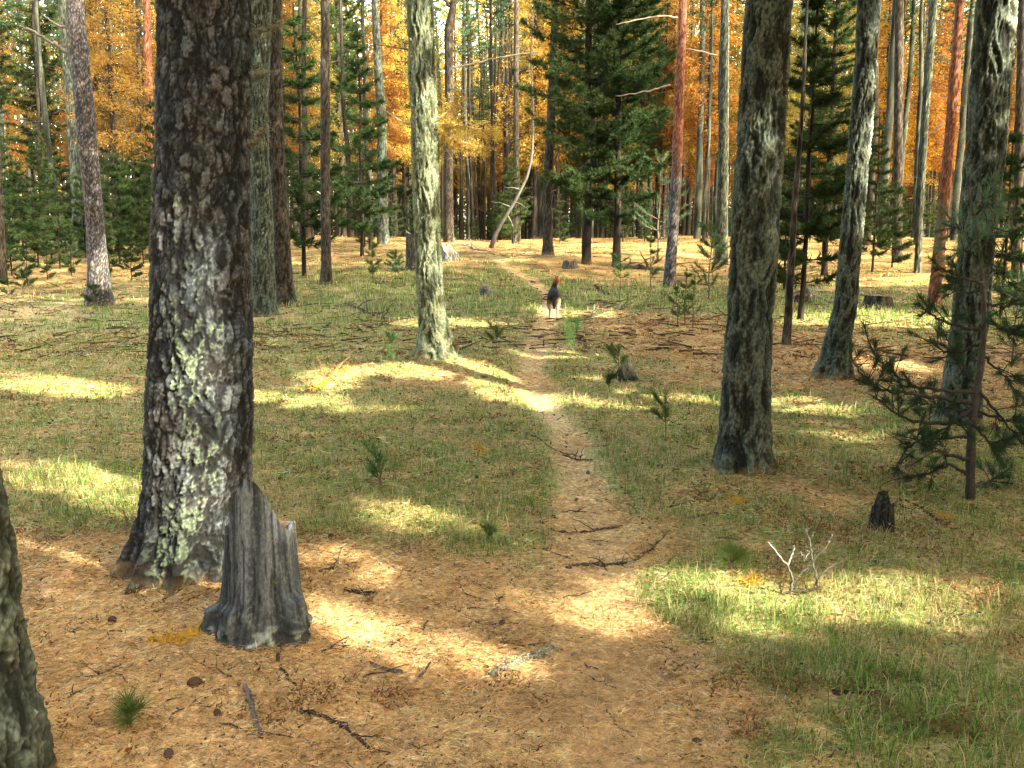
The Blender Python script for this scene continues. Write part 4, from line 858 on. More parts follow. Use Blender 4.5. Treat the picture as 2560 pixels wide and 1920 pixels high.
# ------------------------------------------------------------------ seedlings and saplings
def seedling(label, dx, dy, H, seed, col=(.10, .22, .085), nsh=5, L=.075, spread=.5, bare=.15, wid=1.0, group='pine seedlings on the forest floor', lean=(0, 0), whorls=0):
    rng = np.random.default_rng(seed); b = gpd(dx, dy); dist = b[1]; o = thing('pine_seedling', label, 'seedling', b, group=group)
    mt, mc = MB(), MB(); W = max(.0024, .00042*dist)*wid
    top = np.array([lean[0]*H, lean[1]*H, H]); s = np.linspace(0, 1, 7)[:, None]; st = top*s+rng.normal(0, .02*H, (7, 3))*s*(1-s)*3
    tube(mt, st, max(.004, .011*H), .003, (.10, .075, .055), 5, rng=rng)
    shoots = [(st[4], st[6], 1.0)]
    if whorls:
        for q in range(whorls):
            f = bare+(1-bare)*(q+.3)/whorls; p = np.array([np.interp(f, s[:, 0], st[:, k]) for k in range(3)])
            for w_ in range(rng.integers(3, 6)):
                az = rng.uniform(0, 6.28); l = spread*H*(1-.65*f)*rng.uniform(.6, 1.1); d = np.array([math.cos(az), math.sin(az), rng.uniform(.2, .7)]); m = p+d*l*.55; e = p+d*l+np.array([0, 0, .18*l])
                tube(mt, [p, m, e], .004+.003*H, .0025, (.10, .08, .06), 4, rng=rng); shoots.append((p+d*l*.35, e, .8))
    else:
        for q in range(nsh):
            f = rng.uniform(bare, .8); p = np.array([np.interp(f, s[:, 0], st[:, k]) for k in range(3)]); az = rng.uniform(0, 6.28); l = spread*H*rng.uniform(.6, 1.1)
            d = np.array([math.cos(az)*.8, math.sin(az)*.8, rng.uniform(.5, 1.1)]); e = p+d*l; tube(mt, [p, p+d*l*.5, e], .004, .0025, (.12, .09, .06), 4, rng=rng); shoots.append((p+d*l*.25, e, .9))
    for (a, e, f) in shoots:
        ax = (e-a)/(np.linalg.norm(e-a)+1e-9); n = int(110*f); u = rng.uniform(0, 1, n)[:, None]; P = a+(e-a)*u
        D = ax*(.75)+.85*randdir(n, rng)+np.array([0, 0, .15]); C = mixc(col, np.asarray(col)*np.array([.55, .58, .5]), rng.uniform(0, 1, n))
        slivers(mc, P, D, L*rng.uniform(.7, 1.15, n), W, C, rng)
    mt.build('stem', M_STICK, o); mc.build('needles', M_SAP, o); return o
BG = (.19, .34, .10); MG = (.125, .185, .055); DG = (.052, .095, .040)
seedling('tall bright pine seedling on a pale bare stem right of the dog', 1338, 655, .95, 81, BG, whorls=3, spread=.42, bare=.45, L=.10)
seedling('bright blue green pine seedling beside the path below the dog', 1243, 775, .48, 82, BG, nsh=7, spread=.55)
seedling('dark pine seedling left of the path near the sunlit larch foot', 1072, 770, .36, 83, MG, nsh=6, spread=.5)
seedling('slim green pine seedling left of the sunlit larch foot', 849, 803, .34, 84, (.11, .19, .06), nsh=5, spread=.35)
seedling('dark green pine seedling growing against the low black stump', 1336, 815, .36, 85, MG, nsh=8, spread=.5)
seedling('small pine seedling on the sunlit strip right of the path', 1316, 858, .22, 86, DG, nsh=4, spread=.5)
seedling('single stemmed dark seedling between the path and the broad furrowed trunk', 1436, 968, .36, 87, MG, nsh=6, spread=.4, bare=.3)
seedling('low pine seedling with a dark dead twig in the middle left grass', 822, 1065, .20, 88, (.07, .19, .06), nsh=6, spread=.7)
seedling('tiny pine seedling tuft on the duff left of the path', 1055, 1172, .07, 89, MG, nsh=4, spread=.8)
seedling('small bright needle tuft in the grass left of the white dead branch', 1577, 1235, .12, 90, (.18, .26, .07), nsh=5, spread=.7)
seedling('thin seedling left of the sunlit larch beyond the brushy branch', 806, 612, 1.0, 91, MG, whorls=4, spread=.35, L=.10)
seedling('bushy seedling just left of the tall dark stump', 855, 588, .6, 92, MG, whorls=3, spread=.6, L=.10)
seedling('small pale seedling in front of the tall dark stump', 862, 600, .45, 93, (.12, .22, .13), whorls=2, spread=.6, L=.10)
seedling('thin upright seedling left of the slender red barked pine', 1405, 622, 1.3, 94, MG, whorls=4, spread=.3, L=.10)
seedling('left one of the thin saplings before the broad furrowed trunk', 1463, 708, .75, 95, MG, whorls=3, spread=.26, L=.06)
seedling('middle one of the thin saplings before the broad furrowed trunk', 1480, 700, .9, 96, MG, whorls=4, spread=.26, L=.06)
seedling('right one of the thin saplings before the broad furrowed trunk', 1497, 708, .85, 97, MG, whorls=3, spread=.26, L=.06)
seedling('feathery pine sapling at the foot of the trunk left of the broad furrowed one', 1530, 655, 1.6, 98, MG, whorls=5, spread=.42, L=.12)
seedling('fluffy pale green sapling right of the slender red barked pine', 1420, 560, 3.4, 99, (.12, .22, .12), whorls=8, spread=.42, L=.13)
seedling('dark seedling at the foot of the grey scaly pine', 205, 668, .5, 100, DG, whorls=3, spread=.6, L=.09)
seedling('low dark seedling in the shaded grass left of the grey scaly pine', 50, 632, .6, 101, DG, whorls=3, spread=.6, L=.09)
seedling('dark seedling by the left picture edge in front of the trunk foot', 20, 650, .5, 102, DG, whorls=2, spread=.6, L=.09)
seedling('green tuft of needles on the shaded bottom duff', 285, 1588, .06, 103, MG, nsh=4, spread=.8)
seedling('small pine growing in the litter right of the leaning mossy trunk', 2250, 0+905, .9, 104, DG, whorls=4, spread=.45, L=.09) if False else None
seedling('thin dark sapling standing right of the leafy sapling at the picture edge', 2185, 795, 1.15, 105, DG, whorls=5, spread=.45, L=.10)
seedling('pale seedling right of the tall bright pine seedling', 1540, 600, 1.2, 106, (.11, .2, .12), whorls=4, spread=.5, L=.11)

def front_sapling():
    rng = np.random.default_rng(72); Z = lambda x, y, d=0.0: at_depth(2060+.5302*x, 420+.5302*y, Y0+d)
    b = gp(2060+.5302*690, 420+.5302*1560); Y0 = b[1]
    o = thing('pine_sapling', 'leafy dark pine sapling in front of the trunk near the right picture edge', 'sapling', b); mt = MB()
    sx = [(690,1572),(690,1400),(695,1250),(705,1150),(720,1050),(745,900),(755,700),(748,500),(735,380),(705,220),(680,90)]
    P = np.array([Z(*p) for p in sx]); q = np.linspace(0, len(P)-1, 60); PP = np.stack([np.interp(q, range(len(P)), P[:, k]) for k in range(3)], -1)
    tube(mt, PP, .030, .007, (.05, .042, .036), 9, (.09, .075, .06), .06, rng); mt.build('stem', M_STICK, o, b)
    B = [[(715,1058),(560,1050),(420,1030),(320,960),(210,840)],[(710,1110),(560,1085),(400,1070),(270,1045),(180,980),(130,905)],[(700,1145),(540,1130),(420,1100)],[(698,1200),(540,1205),(400,1190),(330,1150),(230,1070)],
         [(697,1262),(640,1270),(500,1280),(410,1310),(345,1390)],[(690,1380),(590,1350),(500,1330),(430,1270)],[(690,1450),(600,1400),(480,1440),(380,1455)],[(722,1045),(800,1130),(870,1220),(960,1320)],[(708,1140),(850,1190),(960,1180)],
         [(755,750),(680,760),(560,720),(500,690),(455,650)],[(752,820),(640,870),(560,870),(500,810)],[(748,880),(830,960),(880,1010)],[(754,720),(850,760),(930,790)],[(755,640),(850,650),(960,640)],[(750,540),(640,510),(560,480)],[(750,580),(640,590),(590,560)],
         [(730,360),(650,300),(600,240)],[(735,380),(790,300),(810,230)],[(712,240),(750,170),(780,140)],[(690,1500),(780,1480),(850,1440)],[(700,1190),(780,1300),(850,1310)],[(752,500),(820,480),(870,430)],[(745,440),(690,400),(640,390)],[(720,1020),(660,960),(620,900)],[(706,1130),(620,1180),(560,1260)]]
    for bi, pts in enumerate(B):
        dd = rng.uniform(-.42, .42); n0 = len(pts)
        Q_ = np.array([Z(x, y, dd*(k/(n0-1))) for k, (x, y) in enumerate(pts)]); q = np.linspace(0, n0-1, 5*n0); PP = np.stack([np.interp(q, range(n0), Q_[:, k]) for k in range(3)], -1); PP[1:] += rng.normal(0, .005, (len(PP)-1, 3))
        mb = MB(); L = np.linalg.norm(PP[-1]-PP[0]); tube(mb, PP, .007+.010*L, .003, (.045, .038, .03), 5, rng=rng)
        ends = [(PP[int(len(PP)*.62)], PP[-1])]
        for s_ in range(int(7+L*11)):
            k = rng.integers(int(len(PP)*.35), len(PP)-1); d = PP[k+1]-PP[k]; d /= np.linalg.norm(d)+1e-9; d = d*.7+rng.normal(0, .6, 3)+np.array([0, 0, .2]); d /= np.linalg.norm(d); l = rng.uniform(.07, .19); e = PP[k]+d*l
            tube(mb, [PP[k], PP[k]+d*l*.5+rng.normal(0, .006, 3), e], .0035, .002, (.05, .04, .032), 4, rng=rng)
            if rng.random() < .78: ends.append((PP[k]+d*l*.35, e))
        bo = mb.build('branch', M_STICK, o, b); mc = MB()
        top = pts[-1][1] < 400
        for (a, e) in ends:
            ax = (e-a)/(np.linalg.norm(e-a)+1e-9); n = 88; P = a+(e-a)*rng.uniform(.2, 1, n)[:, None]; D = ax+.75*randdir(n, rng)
            c0 = np.array((.14, .22, .12) if top else (.040, .074, .038)); slivers(mc, P, D, rng.uniform(.055, .095, n), .0027, mixc(c0, c0*1.7, rng.uniform(0, 1, n)), rng)  # top tufts sunlit, lower ones shaded: light put into the needle colour
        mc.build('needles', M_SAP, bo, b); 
    return o
front_sapling()

# ------------------------------------------------------------------ the dog
def dog():
    b = gp(1384, 791); o = thing('dog', 'black and tan dog standing on the path, head turned right', 'dog', b, math.radians(-3))
    J = {}; E = []
    def ch(*pts):
        prev = None
        for p in pts:
            if isinstance(p, str): prev = p; continue
            nm, co, r = p; J[nm] = (co, r)
            if prev: E.append((prev, nm))
            prev = nm
    ch(('pelvis', (0, 0, .40), (.080, .085)), ('loin', (0, .14, .42), (.078, .085)), ('rib', (0, .28, .405), (.095, .11)), ('chest', (0, .40, .40), (.098, .12)), ('withers', (.0, .47, .47), (.075, .08)), ('neck', (.02, .53, .56), (.062, .066)), ('skull', (.05, .545, .635), (.058, .056)), ('stop', (.10, .54, .622), (.043, .040)), ('muzzle', (.15, .535, .605), (.028, .028)), ('nose', (.19, .53, .598), (.019, .019)))
    ch('skull', ('earl', (.025, .585, .685), (.022, .012)), ('earl2', (.03, .592, .735), (.006, .004))); ch('skull', ('earr', (.06, .50, .685), (.022, .012)), ('earr2', (.07, .49, .732), (.006, .004)))
    for s, n in ((-1, 'l'), (1, 'r')):
        ch('pelvis', ('hip'+n, (.062*s, .01, .34), (.062, .075)), ('stifle'+n, (.075*s, .06, .245), (.045, .055)), ('hock'+n, (.068*s, -.065, .145), (.022, .026)), ('hpast'+n, (.066*s, -.05, .05), (.017, .019)), ('hpaw'+n, (.066*s, -.02, .018), (.022, .016)), ('htoe'+n, (.066*s, .02, .012), (.018, .011)))
        ch('chest', ('sho'+n, (.07*s, .41, .32), (.048, .06)), ('elb'+n, (.075*s, .37, .23), (.032, .036)), ('wri'+n, (.068*s, .385, .11), (.021, .022)), ('fpast'+n, (.066*s, .39, .04), (.018, .018)), ('fpaw'+n, (.066*s, .42, .014), (.022, .014)))
    ch('pelvis', ('tail0', (0, -.075, .405), (.032, .032)), ('tail1', (.004, -.125, .335), (.033, .033)), ('tail2', (.006, -.14, .245), (.030, .030)), ('tail3', (.008, -.135, .17), (.014, .014)))
    names = list(J); me = bpy.data.meshes.new('sk'); me.from_pydata([J[n][0] for n in names], [(names.index(a), names.index(c)) for a, c in E], []); so_ = bpy.data.objects.new('sk', me); COL.objects.link(so_)
    so_.modifiers.new('skin', 'SKIN'); so_.modifiers.new('sub', 'SUBSURF').levels = 2
    for k, n in enumerate(names): me.skin_vertices[0].data[k].radius = J[n][1]; me.skin_vertices[0].data[k].use_root = (n == 'pelvis')
    dg = bpy.context.evaluated_depsgraph_get(); ev = so_.evaluated_get(dg); m2 = bpy.data.meshes.new_from_object(ev); bpy.data.objects.remove(so_)
    n = len(m2.vertices); V = np.empty(n*3, np.float32); m2.vertices.foreach_get('co', V); V = V.reshape(-1, 3); x, y, z = V[:, 0], V[:, 1], V[:, 2]
    V = V+.004*fbm(V*np.array([60, 30, 60.]), 2, 4)[:, None]*np.array([1, 1, .5]); m2.vertices.foreach_set('co', V.astype(np.float32).ravel())
    nz_ = .03*fbm(V*14, 3, 5)
    blk = np.array((.012, .010, .009)); tan = np.array((.13, .085, .055)); crm = np.array((.27, .21, .14)); red = np.array((.22, .075, .022))
    c = np.tile(blk, (n, 1))
    c = mixc(c, tan, sstep(.34, .28, z+nz_)); c = mixc(c, crm, sstep(.20, .12, z+nz_))
    c = mixc(c, crm, sstep(.045, .08, x+nz_)*sstep(.38, .32, z)*sstep(.2, .05, y)*.8)  # sunlit right thigh painted into the coat, left one has none
    tail = (y < -.055)*(np.abs(x) < .045)*(z > .14)*sstep(-.07, -.10, y); c = mixc(c, blk, np.clip(tail, 0, 1)*sstep(.0, .05, z-.12))
    hd = sstep(.50, .545, z+.35*np.maximum(x, 0)+nz_*.6)*sstep(.46, .50, y)
    c = mixc(c, red, hd*sstep(.50, .58, z)); c = mixc(c, crm, sstep(.618, .595, z+.3*nz_-.1*np.maximum(x-.05, 0))*sstep(.02, .06, x)*sstep(.47, .5, y)*sstep(.40, .45, z))
    c = mixc(c, crm, sstep(.04, .075, x)*sstep(.40, .5, y)*sstep(.36, .42, z)*sstep(.60, .56, z))
    c = mixc(c, blk, sstep(.188, .196, x))
    at = m2.color_attributes.new('Col', 'FLOAT_COLOR', 'POINT'); at.data.foreach_set('color', np.concatenate([np.clip(c, .005, .9), np.ones((n, 1))], 1).astype(np.float32).ravel())
    m2.polygons.foreach_set('use_smooth', np.ones(len(m2.polygons), bool)); m2.materials.clear(); m2.materials.append(M_FUR)
    bo = bpy.data.objects.new('body', m2); COL.objects.link(bo); bo.parent = o
    mb = MB()
    def ball(cn, r, col): 
        t = np.linspace(0, PI, 8); p = np.linspace(0, 2*PI, 11)[:-1]; TT, PP = np.meshgrid(t, p, indexing='ij'); V = np.array(cn)+r*np.stack([np.sin(TT)*np.cos(PP), np.sin(TT)*np.sin(PP), np.cos(TT)], -1).reshape(-1, 3)
        i = np.arange(7)[:, None]*10; j = np.arange(10)[None, :]; k = (j+1) % 10; mb.add(V, col, None, np.stack([i+j, i+k, i+10+k, i+10+j], -1).reshape(-1, 4))
    ball((.115, .508, .642), .009, (.01, .008, .006)); mb.build('eye', M_FUR, o); mb = MB(); ball((.115, .575, .642), .009, (.01, .008, .006)); mb.build('eye', M_FUR, o)
    return o
dog()
print('props', time.time()-T_START)

# ------------------------------------------------------------------ ground cover
def polar_points(n, d0, d1, half, rng):
    d = d0*(d1/d0)**rng.uniform(0, 1, n); a = np.radians(rng.uniform(-half, half, n)); return d*np.sin(a), d*np.cos(a), d
TRUNK_XY = np.array([[t['base'][0], t['base'][1], t['R'][0]*1.0] for t in TRUNKS.values()])
def clear_of_trunks(x, y):
    ok = np.ones(len(x), bool)
    for (a, b, r) in TRUNK_XY[:10]: ok &= np.hypot(x-a, y-b) > r
    return ok
rng = np.random.default_rng(90)
# needle litter
x, y, d = polar_points(760000, 1.7, 18, 42, rng); g = grass_density(x, y); ok = (rng.uniform(0, 1, len(x)) < 1.05-.75*g-.6*np.exp(-(path_dist(x, y)/.2)**4)*(y > 4)) & clear_of_trunks(x, y); x, y, d = x[ok], y[ok], d[ok]; n = len(x)
z = hfull(x, y); az = rng.uniform(0, 2*PI, n); D = np.stack([np.cos(az), np.sin(az), rng.normal(.06, .22, n)], -1)
pal = np.array([(.42, .26, .12), (.50, .35, .19), (.38, .235, .11), (.17, .10, .055), (.56, .45, .29), (.44, .235, .09), (.07, .045, .03), (.30, .22, .13)]); patch = sstep(-.4, .4, fbm(xyz(x*2.5, y*2.5), 2, 12))
ci = rng.choice(8, n, p=[.18, .17, .15, .12, .12, .12, .07, .07]); C = pal[ci]*(.95+.5*patch)[:, None]*np.array((1.20, 1.13, .98)); pth = np.exp(-(path_dist(x, y)/.16)**2); C = mixc(C, C*.35+np.array((.42, .28, .14)), pth*.8); C = np.clip(C*(1+.55*fbm(xyz(x*15, y*15), 3, 14)).clip(.35, 1.6)[:, None], 0, .8)
mb = MB(); slivers(mb, np.stack([x, y, z+rng.uniform(-.001, .012, n)], -1), D, rng.uniform(.016, .055, n)*np.clip(d/4, 1, 2), rng.uniform(.0013, .0032, n)*np.maximum(1, d/3.2), C, rng)
x, y, d = polar_points(24000, 1.7, 14, 42, rng); ok = (path_dist(x, y) > .2) | (rng.uniform(0, 1, len(x)) < .3); x, y, d = x[ok], y[ok], d[ok]; n = len(x); az = rng.uniform(0, 2*PI, n); pal = np.array([(.05, .04, .035), (.09, .06, .045), (.40, .43, .41), (.50, .44, .36), (.25, .12, .06)])
slivers(mb, np.stack([x, y, hfull(x, y)+rng.uniform(.0, .010, n)], -1), np.stack([np.cos(az), np.sin(az), rng.normal(.15, .3, n)], -1), rng.uniform(.008, .03, n)*np.clip(d/4, 1, 2), rng.uniform(.004, .011, n)*np.clip(d/4, 1, 2), pal[rng.choice(5, n, p=[.33, .27, .10, .15, .15])], rng)
x, y, d = polar_points(9000, 13, 60, 40, rng); n = len(x); az = rng.uniform(0, 2*PI, n); pal = np.array([(.05, .04, .03), (.10, .07, .05), (.22, .10, .05), (.30, .24, .18)])
slivers(mb, np.stack([x, y, hfull(x, y)+rng.uniform(.01, .05, n)], -1), np.stack([np.cos(az), np.sin(az), rng.normal(.05, .12, n)], -1), rng.uniform(.1, .6, n), rng.uniform(.012, .035, n), pal[rng.choice(4, n, p=[.35, .3, .25, .1])], rng)
o = mb.build('needle_litter', M_LITTER); tag(o, 'fine orange and tan fallen needles covering the bare forest floor', 'needle litter'); o['kind'] = 'stuff'
# grass
def blades(n, d0, d1, seed, hmin, hmax, wid, thr, pw, cols, bend=(.2, .9), pcol=(.4, .4, .2), half=44, tall=False):
    rng = np.random.default_rng(seed); x, y, d = polar_points(n, d0, d1, half, rng); g = tall_density(x, y) if tall else grass_density(x, y); tf = .55+.9*fbm(xyz(x*5.5, y*5.5), 2, 88)
    ok = (rng.uniform(0, 1, n) < np.clip((g-thr)*pw, 0, 1)*np.clip(tf, .03, 1)) & clear_of_trunks(x, y) & ((path_dist(x, y) > rng.uniform(.06, .2, n)) | (y < 4) | (rng.uniform(0, 1, n) < .06)); x, y, d, g = x[ok], y[ok], d[ok], g[ok]; n = len(x)
    z = hfull(x, y); h = rng.uniform(hmin, hmax, n)*(.55+.7*g)*np.clip(.8+.5*fbm(xyz(x*2, y*2), 2, 33), .4, 1.4); W = wid*np.maximum(1, d/4.5)*rng.uniform(.7, 1.3, n)
    az = rng.uniform(0, 2*PI, n); dirn = np.stack([np.cos(az), np.sin(az), 0*az], -1); side = np.stack([-np.sin(az+.4), np.cos(az+.4), 0*az], -1); bn = rng.uniform(*bend, n)
    p0 = np.stack([x, y, z-.004], -1); up = np.array([0, 0, 1.0]); hh = h[:, None]; bb = bn[:, None]
    p1 = p0+up*hh*.55*(1-.3*bb)+dirn*hh*.28*bb; p2 = p0+up*hh*(1-.62*bb)+dirn*hh*.85*bb
    s = side*(W*.5)[:, None]; V = np.stack([p0-s, p0+s, p1-s*.8, p1+s*.8, p2], 1).reshape(-1, 3)
    pr = fbm(xyz(x*1.3, y*1.3), 2, 21)*.35+rng.uniform(0, 1, n); C = np.asarray(cols)[np.digitize(pr, np.cumsum(pcol)[:-1])]*rng.uniform(.7, 1.25, n)[:, None]
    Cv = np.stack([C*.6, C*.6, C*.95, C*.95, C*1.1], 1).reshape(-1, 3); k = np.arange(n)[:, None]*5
    return V, Cv, np.concatenate([k+[2, 3, 4]]), k+[0, 1, 3, 2]
GC = [(.105, .225, .040), (.21, .31, .068), (.48, .385, .17), (.56, .46, .25)]
mb = MB()
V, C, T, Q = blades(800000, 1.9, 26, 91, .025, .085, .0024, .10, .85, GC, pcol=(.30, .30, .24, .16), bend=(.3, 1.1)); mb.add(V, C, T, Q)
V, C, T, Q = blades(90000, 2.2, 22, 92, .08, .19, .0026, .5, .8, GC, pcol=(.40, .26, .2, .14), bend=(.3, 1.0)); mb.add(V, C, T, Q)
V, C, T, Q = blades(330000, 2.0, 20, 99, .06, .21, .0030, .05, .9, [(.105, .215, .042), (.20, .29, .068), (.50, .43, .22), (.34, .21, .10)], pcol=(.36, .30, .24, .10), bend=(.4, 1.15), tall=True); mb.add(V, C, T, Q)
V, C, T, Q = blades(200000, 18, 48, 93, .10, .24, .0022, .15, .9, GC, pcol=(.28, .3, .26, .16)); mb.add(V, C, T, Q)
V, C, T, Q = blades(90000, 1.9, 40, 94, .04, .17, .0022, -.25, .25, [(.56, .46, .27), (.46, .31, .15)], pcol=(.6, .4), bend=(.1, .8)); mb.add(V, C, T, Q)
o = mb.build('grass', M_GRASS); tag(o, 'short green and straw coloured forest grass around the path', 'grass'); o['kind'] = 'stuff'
# small leafy ground plants, mostly reddened
rng = np.random.default_rng(95); x, y, d = polar_points(130000, 2.0, 50, 42, rng); f = fbm(xyz(x*1.7, y*1.7), 3, 60)+.5*fbm(xyz(x*7, y*7), 2, 61)+.25*np.exp(-((x-1.6)/1.2)**2-((y-5.6)/.8)**2); ok = (f > .42-.16*sstep(14, 26, d)) & (path_dist(x, y) > .25); x, y, d, f = x[ok], y[ok], d[ok], f[ok]; n = len(x); z = hfull(x, y); k = 3
P = np.repeat(np.stack([x, y, z+rng.uniform(.0, .045, n)], -1), k, 0)+rng.normal(0, .012, (n*k, 3)); pal = np.array([(.22, .085, .045), (.16, .09, .05), (.30, .15, .07), (.14, .16, .045), (.38, .22, .09)]); C = pal[rng.choice(5, n*k, p=[.3, .25, .2, .15, .1])]
mb = MB(); D = randdir(n*k, rng); D[:, 2] = np.abs(D[:, 2])*.8; dd = np.repeat(d, k); slivers(mb, P, D, rng.uniform(.012, .028, n*k)*np.clip(dd/6, 1, 2.5), .010*np.clip(dd/6, .8, 2.2), C, rng)
o = mb.build('ground_plants', M_GRASS); tag(o, 'small reddened leafy plants scattered over the forest floor', 'ground plants'); o['kind'] = 'stuff'
print('cover', time.time()-T_START)

# ------------------------------------------------------------------ added unseen canopy with gaps shaped to let the sun in
LIT = [ # polygons in the enlarged photo view
 [(672,806),(750,798),(752,830),(672,836)],
 [(672,1322),(760,1342),(880,1378),(1000,1420),(1055,1446),(960,1442),(820,1402),(690,1350)], [(1100,1292),(1195,1292),(1330,1332),(1360,1360),(1300,1356),(1180,1312)], [(655,1186),(720,1206),(800,1254),(780,1260),(655,1198)],
 [(550,845),(700,850),(840,868),(860,885),(700,886),(550,872)], [(985,795),(1090,818),(1170,858),(1215,888),(1160,880),(1060,845)], [(1190,850),(1400,846),(1560,862),(1560,884),(1380,880),(1210,872)], [(1665,848),(1760,870),(1850,905),(1840,960),(1780,930),(1665,880)],
 [(0,808),(150,820),(262,845),(240,858),(90,848),(0,836)], [(15,1010),(150,1020),(310,1060),(320,1095),(180,1085),(20,1060)], [(45,1125),(150,1120),(300,1150),(290,1180),(120,1180),(50,1170)],
 [(1380,1258),(1600,1250),(1850,1262),(2212,1265),(2212,1345),(1980,1330),(1760,1322),(1500,1345),(1380,1310)], [(1000,548),(1180,544),(1260,556),(1100,566),(980,560)], [(1700,680),(1900,668),(2100,684),(2060,712),(1850,706),(1700,700)],
 [(0,634),(160,640),(330,646),(330,656),(150,655),(0,648)], [(870,690),(1000,690),(1100,700),(980,708),(870,704)], [(1130,664),(1240,668),(1340,676),(1300,688),(1160,684)], [(800,790),(980,800),(940,822),(800,812)], [(1750,600),(2000,590),(2150,600),(2000,620),(1800,616)], [(1860,770),(2000,790),(1950,815),(1870,800)],
 [(880,520),(1300,520),(1560,530),(1500,545),(1000,535)], [(800,1105),(930,1120),(1000,1150),(880,1150)]]
LIT_TR = [('T6', [(940,200),(1000,195),(1085,275),(1060,330),(945,300)]), ('T1', [(398,470),(440,462),(455,560),(500,690),(515,860),(512,1000),(508,1200),(470,1252),(385,1250),(372,1180),(400,1040),(412,860),(420,700)]), ('T6', [(905,0),(932,0),(948,500),(960,660),(1000,795),(930,795),(915,700),(905,400)]), ('T12', [(1640,375),(1662,375),(1660,480),(1640,490)]), ('T12', [(1628,270),(1650,270),(1650,320),(1630,320)]),
 ('T13', [(1880,10),(1896,10),(1880,200),(1868,330),(1855,560),(1840,600),(1842,420),(1860,250)]), ('T14', [(2128,110),(2172,90),(2168,200),(2130,260)]), ('T2', [(190,585),(222,585),(228,625),(192,625)]), ('T11', [(1458,395),(1466,395),(1456,600),(1448,600)]), ('T15', [(2050,40),(2060,40),(2040,260),(2030,260)])]
def in_poly(px, py, poly):
    poly = np.asarray(poly, float); ins = np.zeros(len(px), bool); j = len(poly)-1
    for i in range(len(poly)):
        xi, yi = poly[i]; xj, yj = poly[j]; c = ((yi > py) != (yj > py)) & (px < (xj-xi)*(py-yi)/(yj-yi+1e-12)+xi); ins ^= c; j = i
    return ins
rng = np.random.default_rng(96); LP = []
for poly in LIT:
    pa = np.asarray(poly, float); x0, y0 = pa.min(0); x1, y1 = pa.max(0); q = rng.uniform((x0, y0), (x1, y1), (5000, 2)); q = q[in_poly(q[:, 0], q[:, 1], poly)]
    p = ground_many(q[:, 0]*S, q[:, 1]*S); LP.extend(map(tuple, np.column_stack([p, h0(p[:, 0], p[:, 1])])))
LP = np.array(LP); L2 = sun2(LP)
RES = .05; O2 = np.array([-60.0, -60.0]); NG = 2400; GRID = np.zeros((NG, NG), bool)
ii = np.round((L2-O2)/RES).astype(int)
for a in range(-2, 3):
    for b_ in range(-2, 3):
        if a*a+b_*b_ <= 5: GRID[np.clip(ii[:, 0]+a, 0, NG-1), np.clip(ii[:, 1]+b_, 0, NG-1)] = True
near = ii[LP[:, 1] < 5.2]
for a in range(-3, 4):
    for b_ in range(-3, 4):
        if a*a+b_*b_ <= 6: GRID[np.clip(near[:, 0]+a, 0, NG-1), np.clip(near[:, 1]+b_, 0, NG-1)] = True
DARK_TR = [('T1', [(330,0),(560,0),(560,440),(330,440)]), ('T1', [(270,440),(392,440),(405,700),(395,880),(375,1050),(350,1260),(270,1260)]), ('T1', [(462,440),(560,440),(560,1100),(520,1200),(520,700)]), ('T12', [(1520,480),(1690,480),(1700,1060),(1520,1060)]), ('T12', [(1590,0),(1632,0),(1622,480),(1580,480)]), ('T12', [(1670,0),(1710,0),(1690,480),(1668,480)]),
 ('T14', [(2040,280),(2130,280),(2110,940),(2030,940)]), ('T13', [(1770,640),(1850,640),(1830,830),(1760,830)]), ('T13', [(1850,0),(1876,0),(1862,250),(1840,420),(1828,640),(1800,640)]), ('T3b', [(590,0),(612,0),(640,560),(600,560)]), ('T3a', [(545,0),(585,0),(595,680),(545,680)]), ('T2', [(150,0),(190,0),(225,500),(190,560)]), ('T6', [(880,0),(902,0),(905,500),(915,795),(900,795),(885,400)]), ('T4', [(695,0),(716,0),(720,610),(695,610)])]
for key, poly in DARK_TR:
    t = TRUNKS[key]; pa = np.asarray(poly, float); x0, y0 = pa.min(0); x1, y1 = pa.max(0); q = rng.uniform((x0, y0), (x1, y1), (5000, 2)); q = q[in_poly(q[:, 0], q[:, 1], poly)]; pts = []
    for (dx, dy) in q[:1500]:
        p = at_depth(dx*S, dy*S, t['base'][1]); r = np.interp(p[2], t['C'][:, 2], t['R']); xc = np.interp(p[2], t['C'][:, 2], t['C'][:, 0]); e = r*r-(p[0]-xc)**2
        if e > 0: p[1] -= math.sqrt(e); pts.append(p)
    ii = np.round((sun2(np.array(pts))-O2)/RES).astype(int)
    for a in (-1, 0, 1):
        for b_ in (-1, 0, 1): GRID[np.clip(ii[:, 0]+a, 0, NG-1), np.clip(ii[:, 1]+b_, 0, NG-1)] = False
TP = []; SEEDP = []
for (bx, by, x0, y0, x1, y1) in [(1243,775,1208,712,1282,772), (1338,655,1335,565,1392,648), (849,803,832,755,865,800), (1356,822,1330,785,1360,812), (1420,560,1385,470,1450,540)]:
    Yb = gd(bx, by)[1]; q = rng.uniform((x0, y0), (x1, y1), (350, 2)); SEEDP.extend(at_depth(dx*S, dy*S, Yb) for dx, dy in q)
for key, poly in LIT_TR:
    t = TRUNKS[key]; pa = np.asarray(poly, float); x0, y0 = pa.min(0); x1, y1 = pa.max(0); q = rng.uniform((x0, y0), (x1, y1), (900, 2)); q = q[in_poly(q[:, 0], q[:, 1], poly)]
    for (dx, dy) in q[:900]:
        p = at_depth(dx*S, dy*S, t['base'][1]); r = np.interp(p[2], t['C'][:, 2], t['R']); xc = np.interp(p[2], t['C'][:, 2], t['C'][:, 0]); e = r*r-(p[0]-xc)**2; p[1] -= math.sqrt(max(e, 0)); TP.append(p)
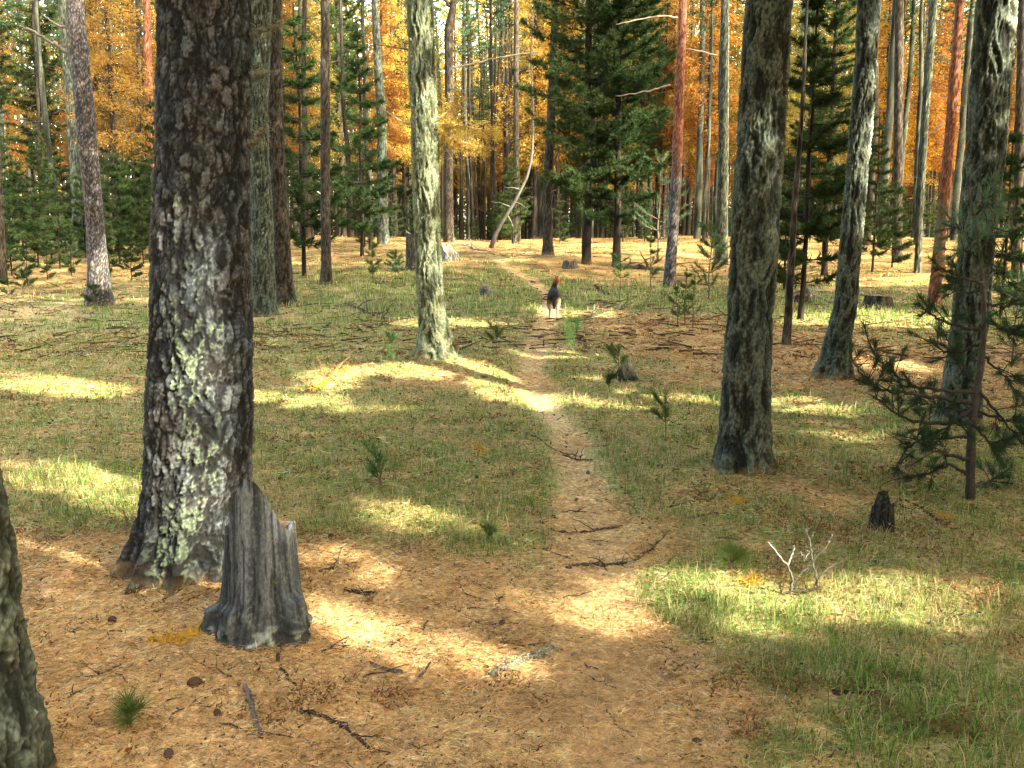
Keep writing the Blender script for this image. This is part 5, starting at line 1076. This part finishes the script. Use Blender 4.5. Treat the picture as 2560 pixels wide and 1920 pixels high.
ii = np.round((sun2(np.array(TP))-O2)/RES).astype(int)
for a in (-1, 0, 1):
    for b_ in (-1, 0, 1): GRID[np.clip(ii[:, 0]+a, 0, NG-1), np.clip(ii[:, 1]+b_, 0, NG-1)] = True
ii = np.round((sun2(np.array(SEEDP))-O2)/RES).astype(int)
for a in range(-3, 4):
    for b_ in range(-3, 4): GRID[np.clip(ii[:, 0]+a, 0, NG-1), np.clip(ii[:, 1]+b_, 0, NG-1)] = True
def shade_casters(n, seed, d0, d1, half, zmin, zmax, rad_, k, L, W):  # slivers added out of view along sun rays, left out where light should land
    rng = np.random.default_rng(seed); a = np.radians(rng.uniform(-half, half, n)); d = np.sqrt(rng.uniform(d0*d0, d1*d1, n)); x = d*np.sin(a); y = d*np.cos(a); g = np.stack([x, y, h0(x, y)], -1)
    den = fbm(xyz(x*.5, y*.5), 2, 99)+.5*fbm(xyz(x*2., y*2.), 2, 98); g = g[(den > (-.75 if d0 < 20 else -.25))]; n = len(g)
    t = rng.uniform(zmin, zmax, n)/SUN[2]; P = g+SUN*t[:, None]
    px, py, dd = project(P)
    infr = (dd > 0) & (py > -160-500*rad_/np.maximum(dd, .5)*5) & (px > -300) & (px < 2860); P = P[~infr]; n = len(P)
    C0 = np.repeat(P, k, 0)+rng.normal(0, rad_, (n*k, 3)); u = sun2(C0); q = np.round((u-O2)/RES).astype(int); bad = GRID[np.clip(q[:, 0], 0, NG-1), np.clip(q[:, 1], 0, NG-1)]
    C0 = C0[~bad]; D = randdir(len(C0), rng); D -= (D@SUN)[:, None]*SUN*.7
    return C0, D, L, W
mb = MB()
for args in [(8600, 1, 1.0, 13, 50, 3.6, 9, .16, 12, .22, .045), (8800, 2, 12, 30, 42, 6, 14, .28, 12, .40, .08), (6500, 3, 27, 52, 38, 12, 22, .45, 10, .6, .12)]:
    P, D, L, W = shade_casters(*args); rng = np.random.default_rng(args[1]+200); slivers(mb, P-D*L*.4, D, L, W, mixc((.03, .07, .035), (.06, .10, .045), rng.uniform(0, 1, len(P))), rng)
rng = np.random.default_rng(97); n = 90000; a = np.radians(rng.uniform(50, 310, n)); d = rng.uniform(9, 32, n); P = np.stack([d*np.sin(a), d*np.cos(a), rng.uniform(0, 1, n)**1.2*17], -1); P = P[fbm(P*.35, 2, 66) > -.25]  # unseen ring of slivers added behind the camera to block low skylight
q = np.round((sun2(P)-O2)/RES).astype(int); P = P[~GRID[np.clip(q[:, 0], 0, NG-1), np.clip(q[:, 1], 0, NG-1)]]; n = len(P); slivers(mb, P, randdir(n, rng), .8, .22, mixc((.05, .08, .04), (.30, .17, .05), (rng.uniform(0, 1, n) > .6)*1.0), rng)
o = mb.build('shade_canopy', M_PINE); tag(o, 'unseen needle slivers added overhead and behind, breaking the sunlight into patches', 'shade_casters'); o['kind'] = 'stuff'
print('done', time.time()-T_START)
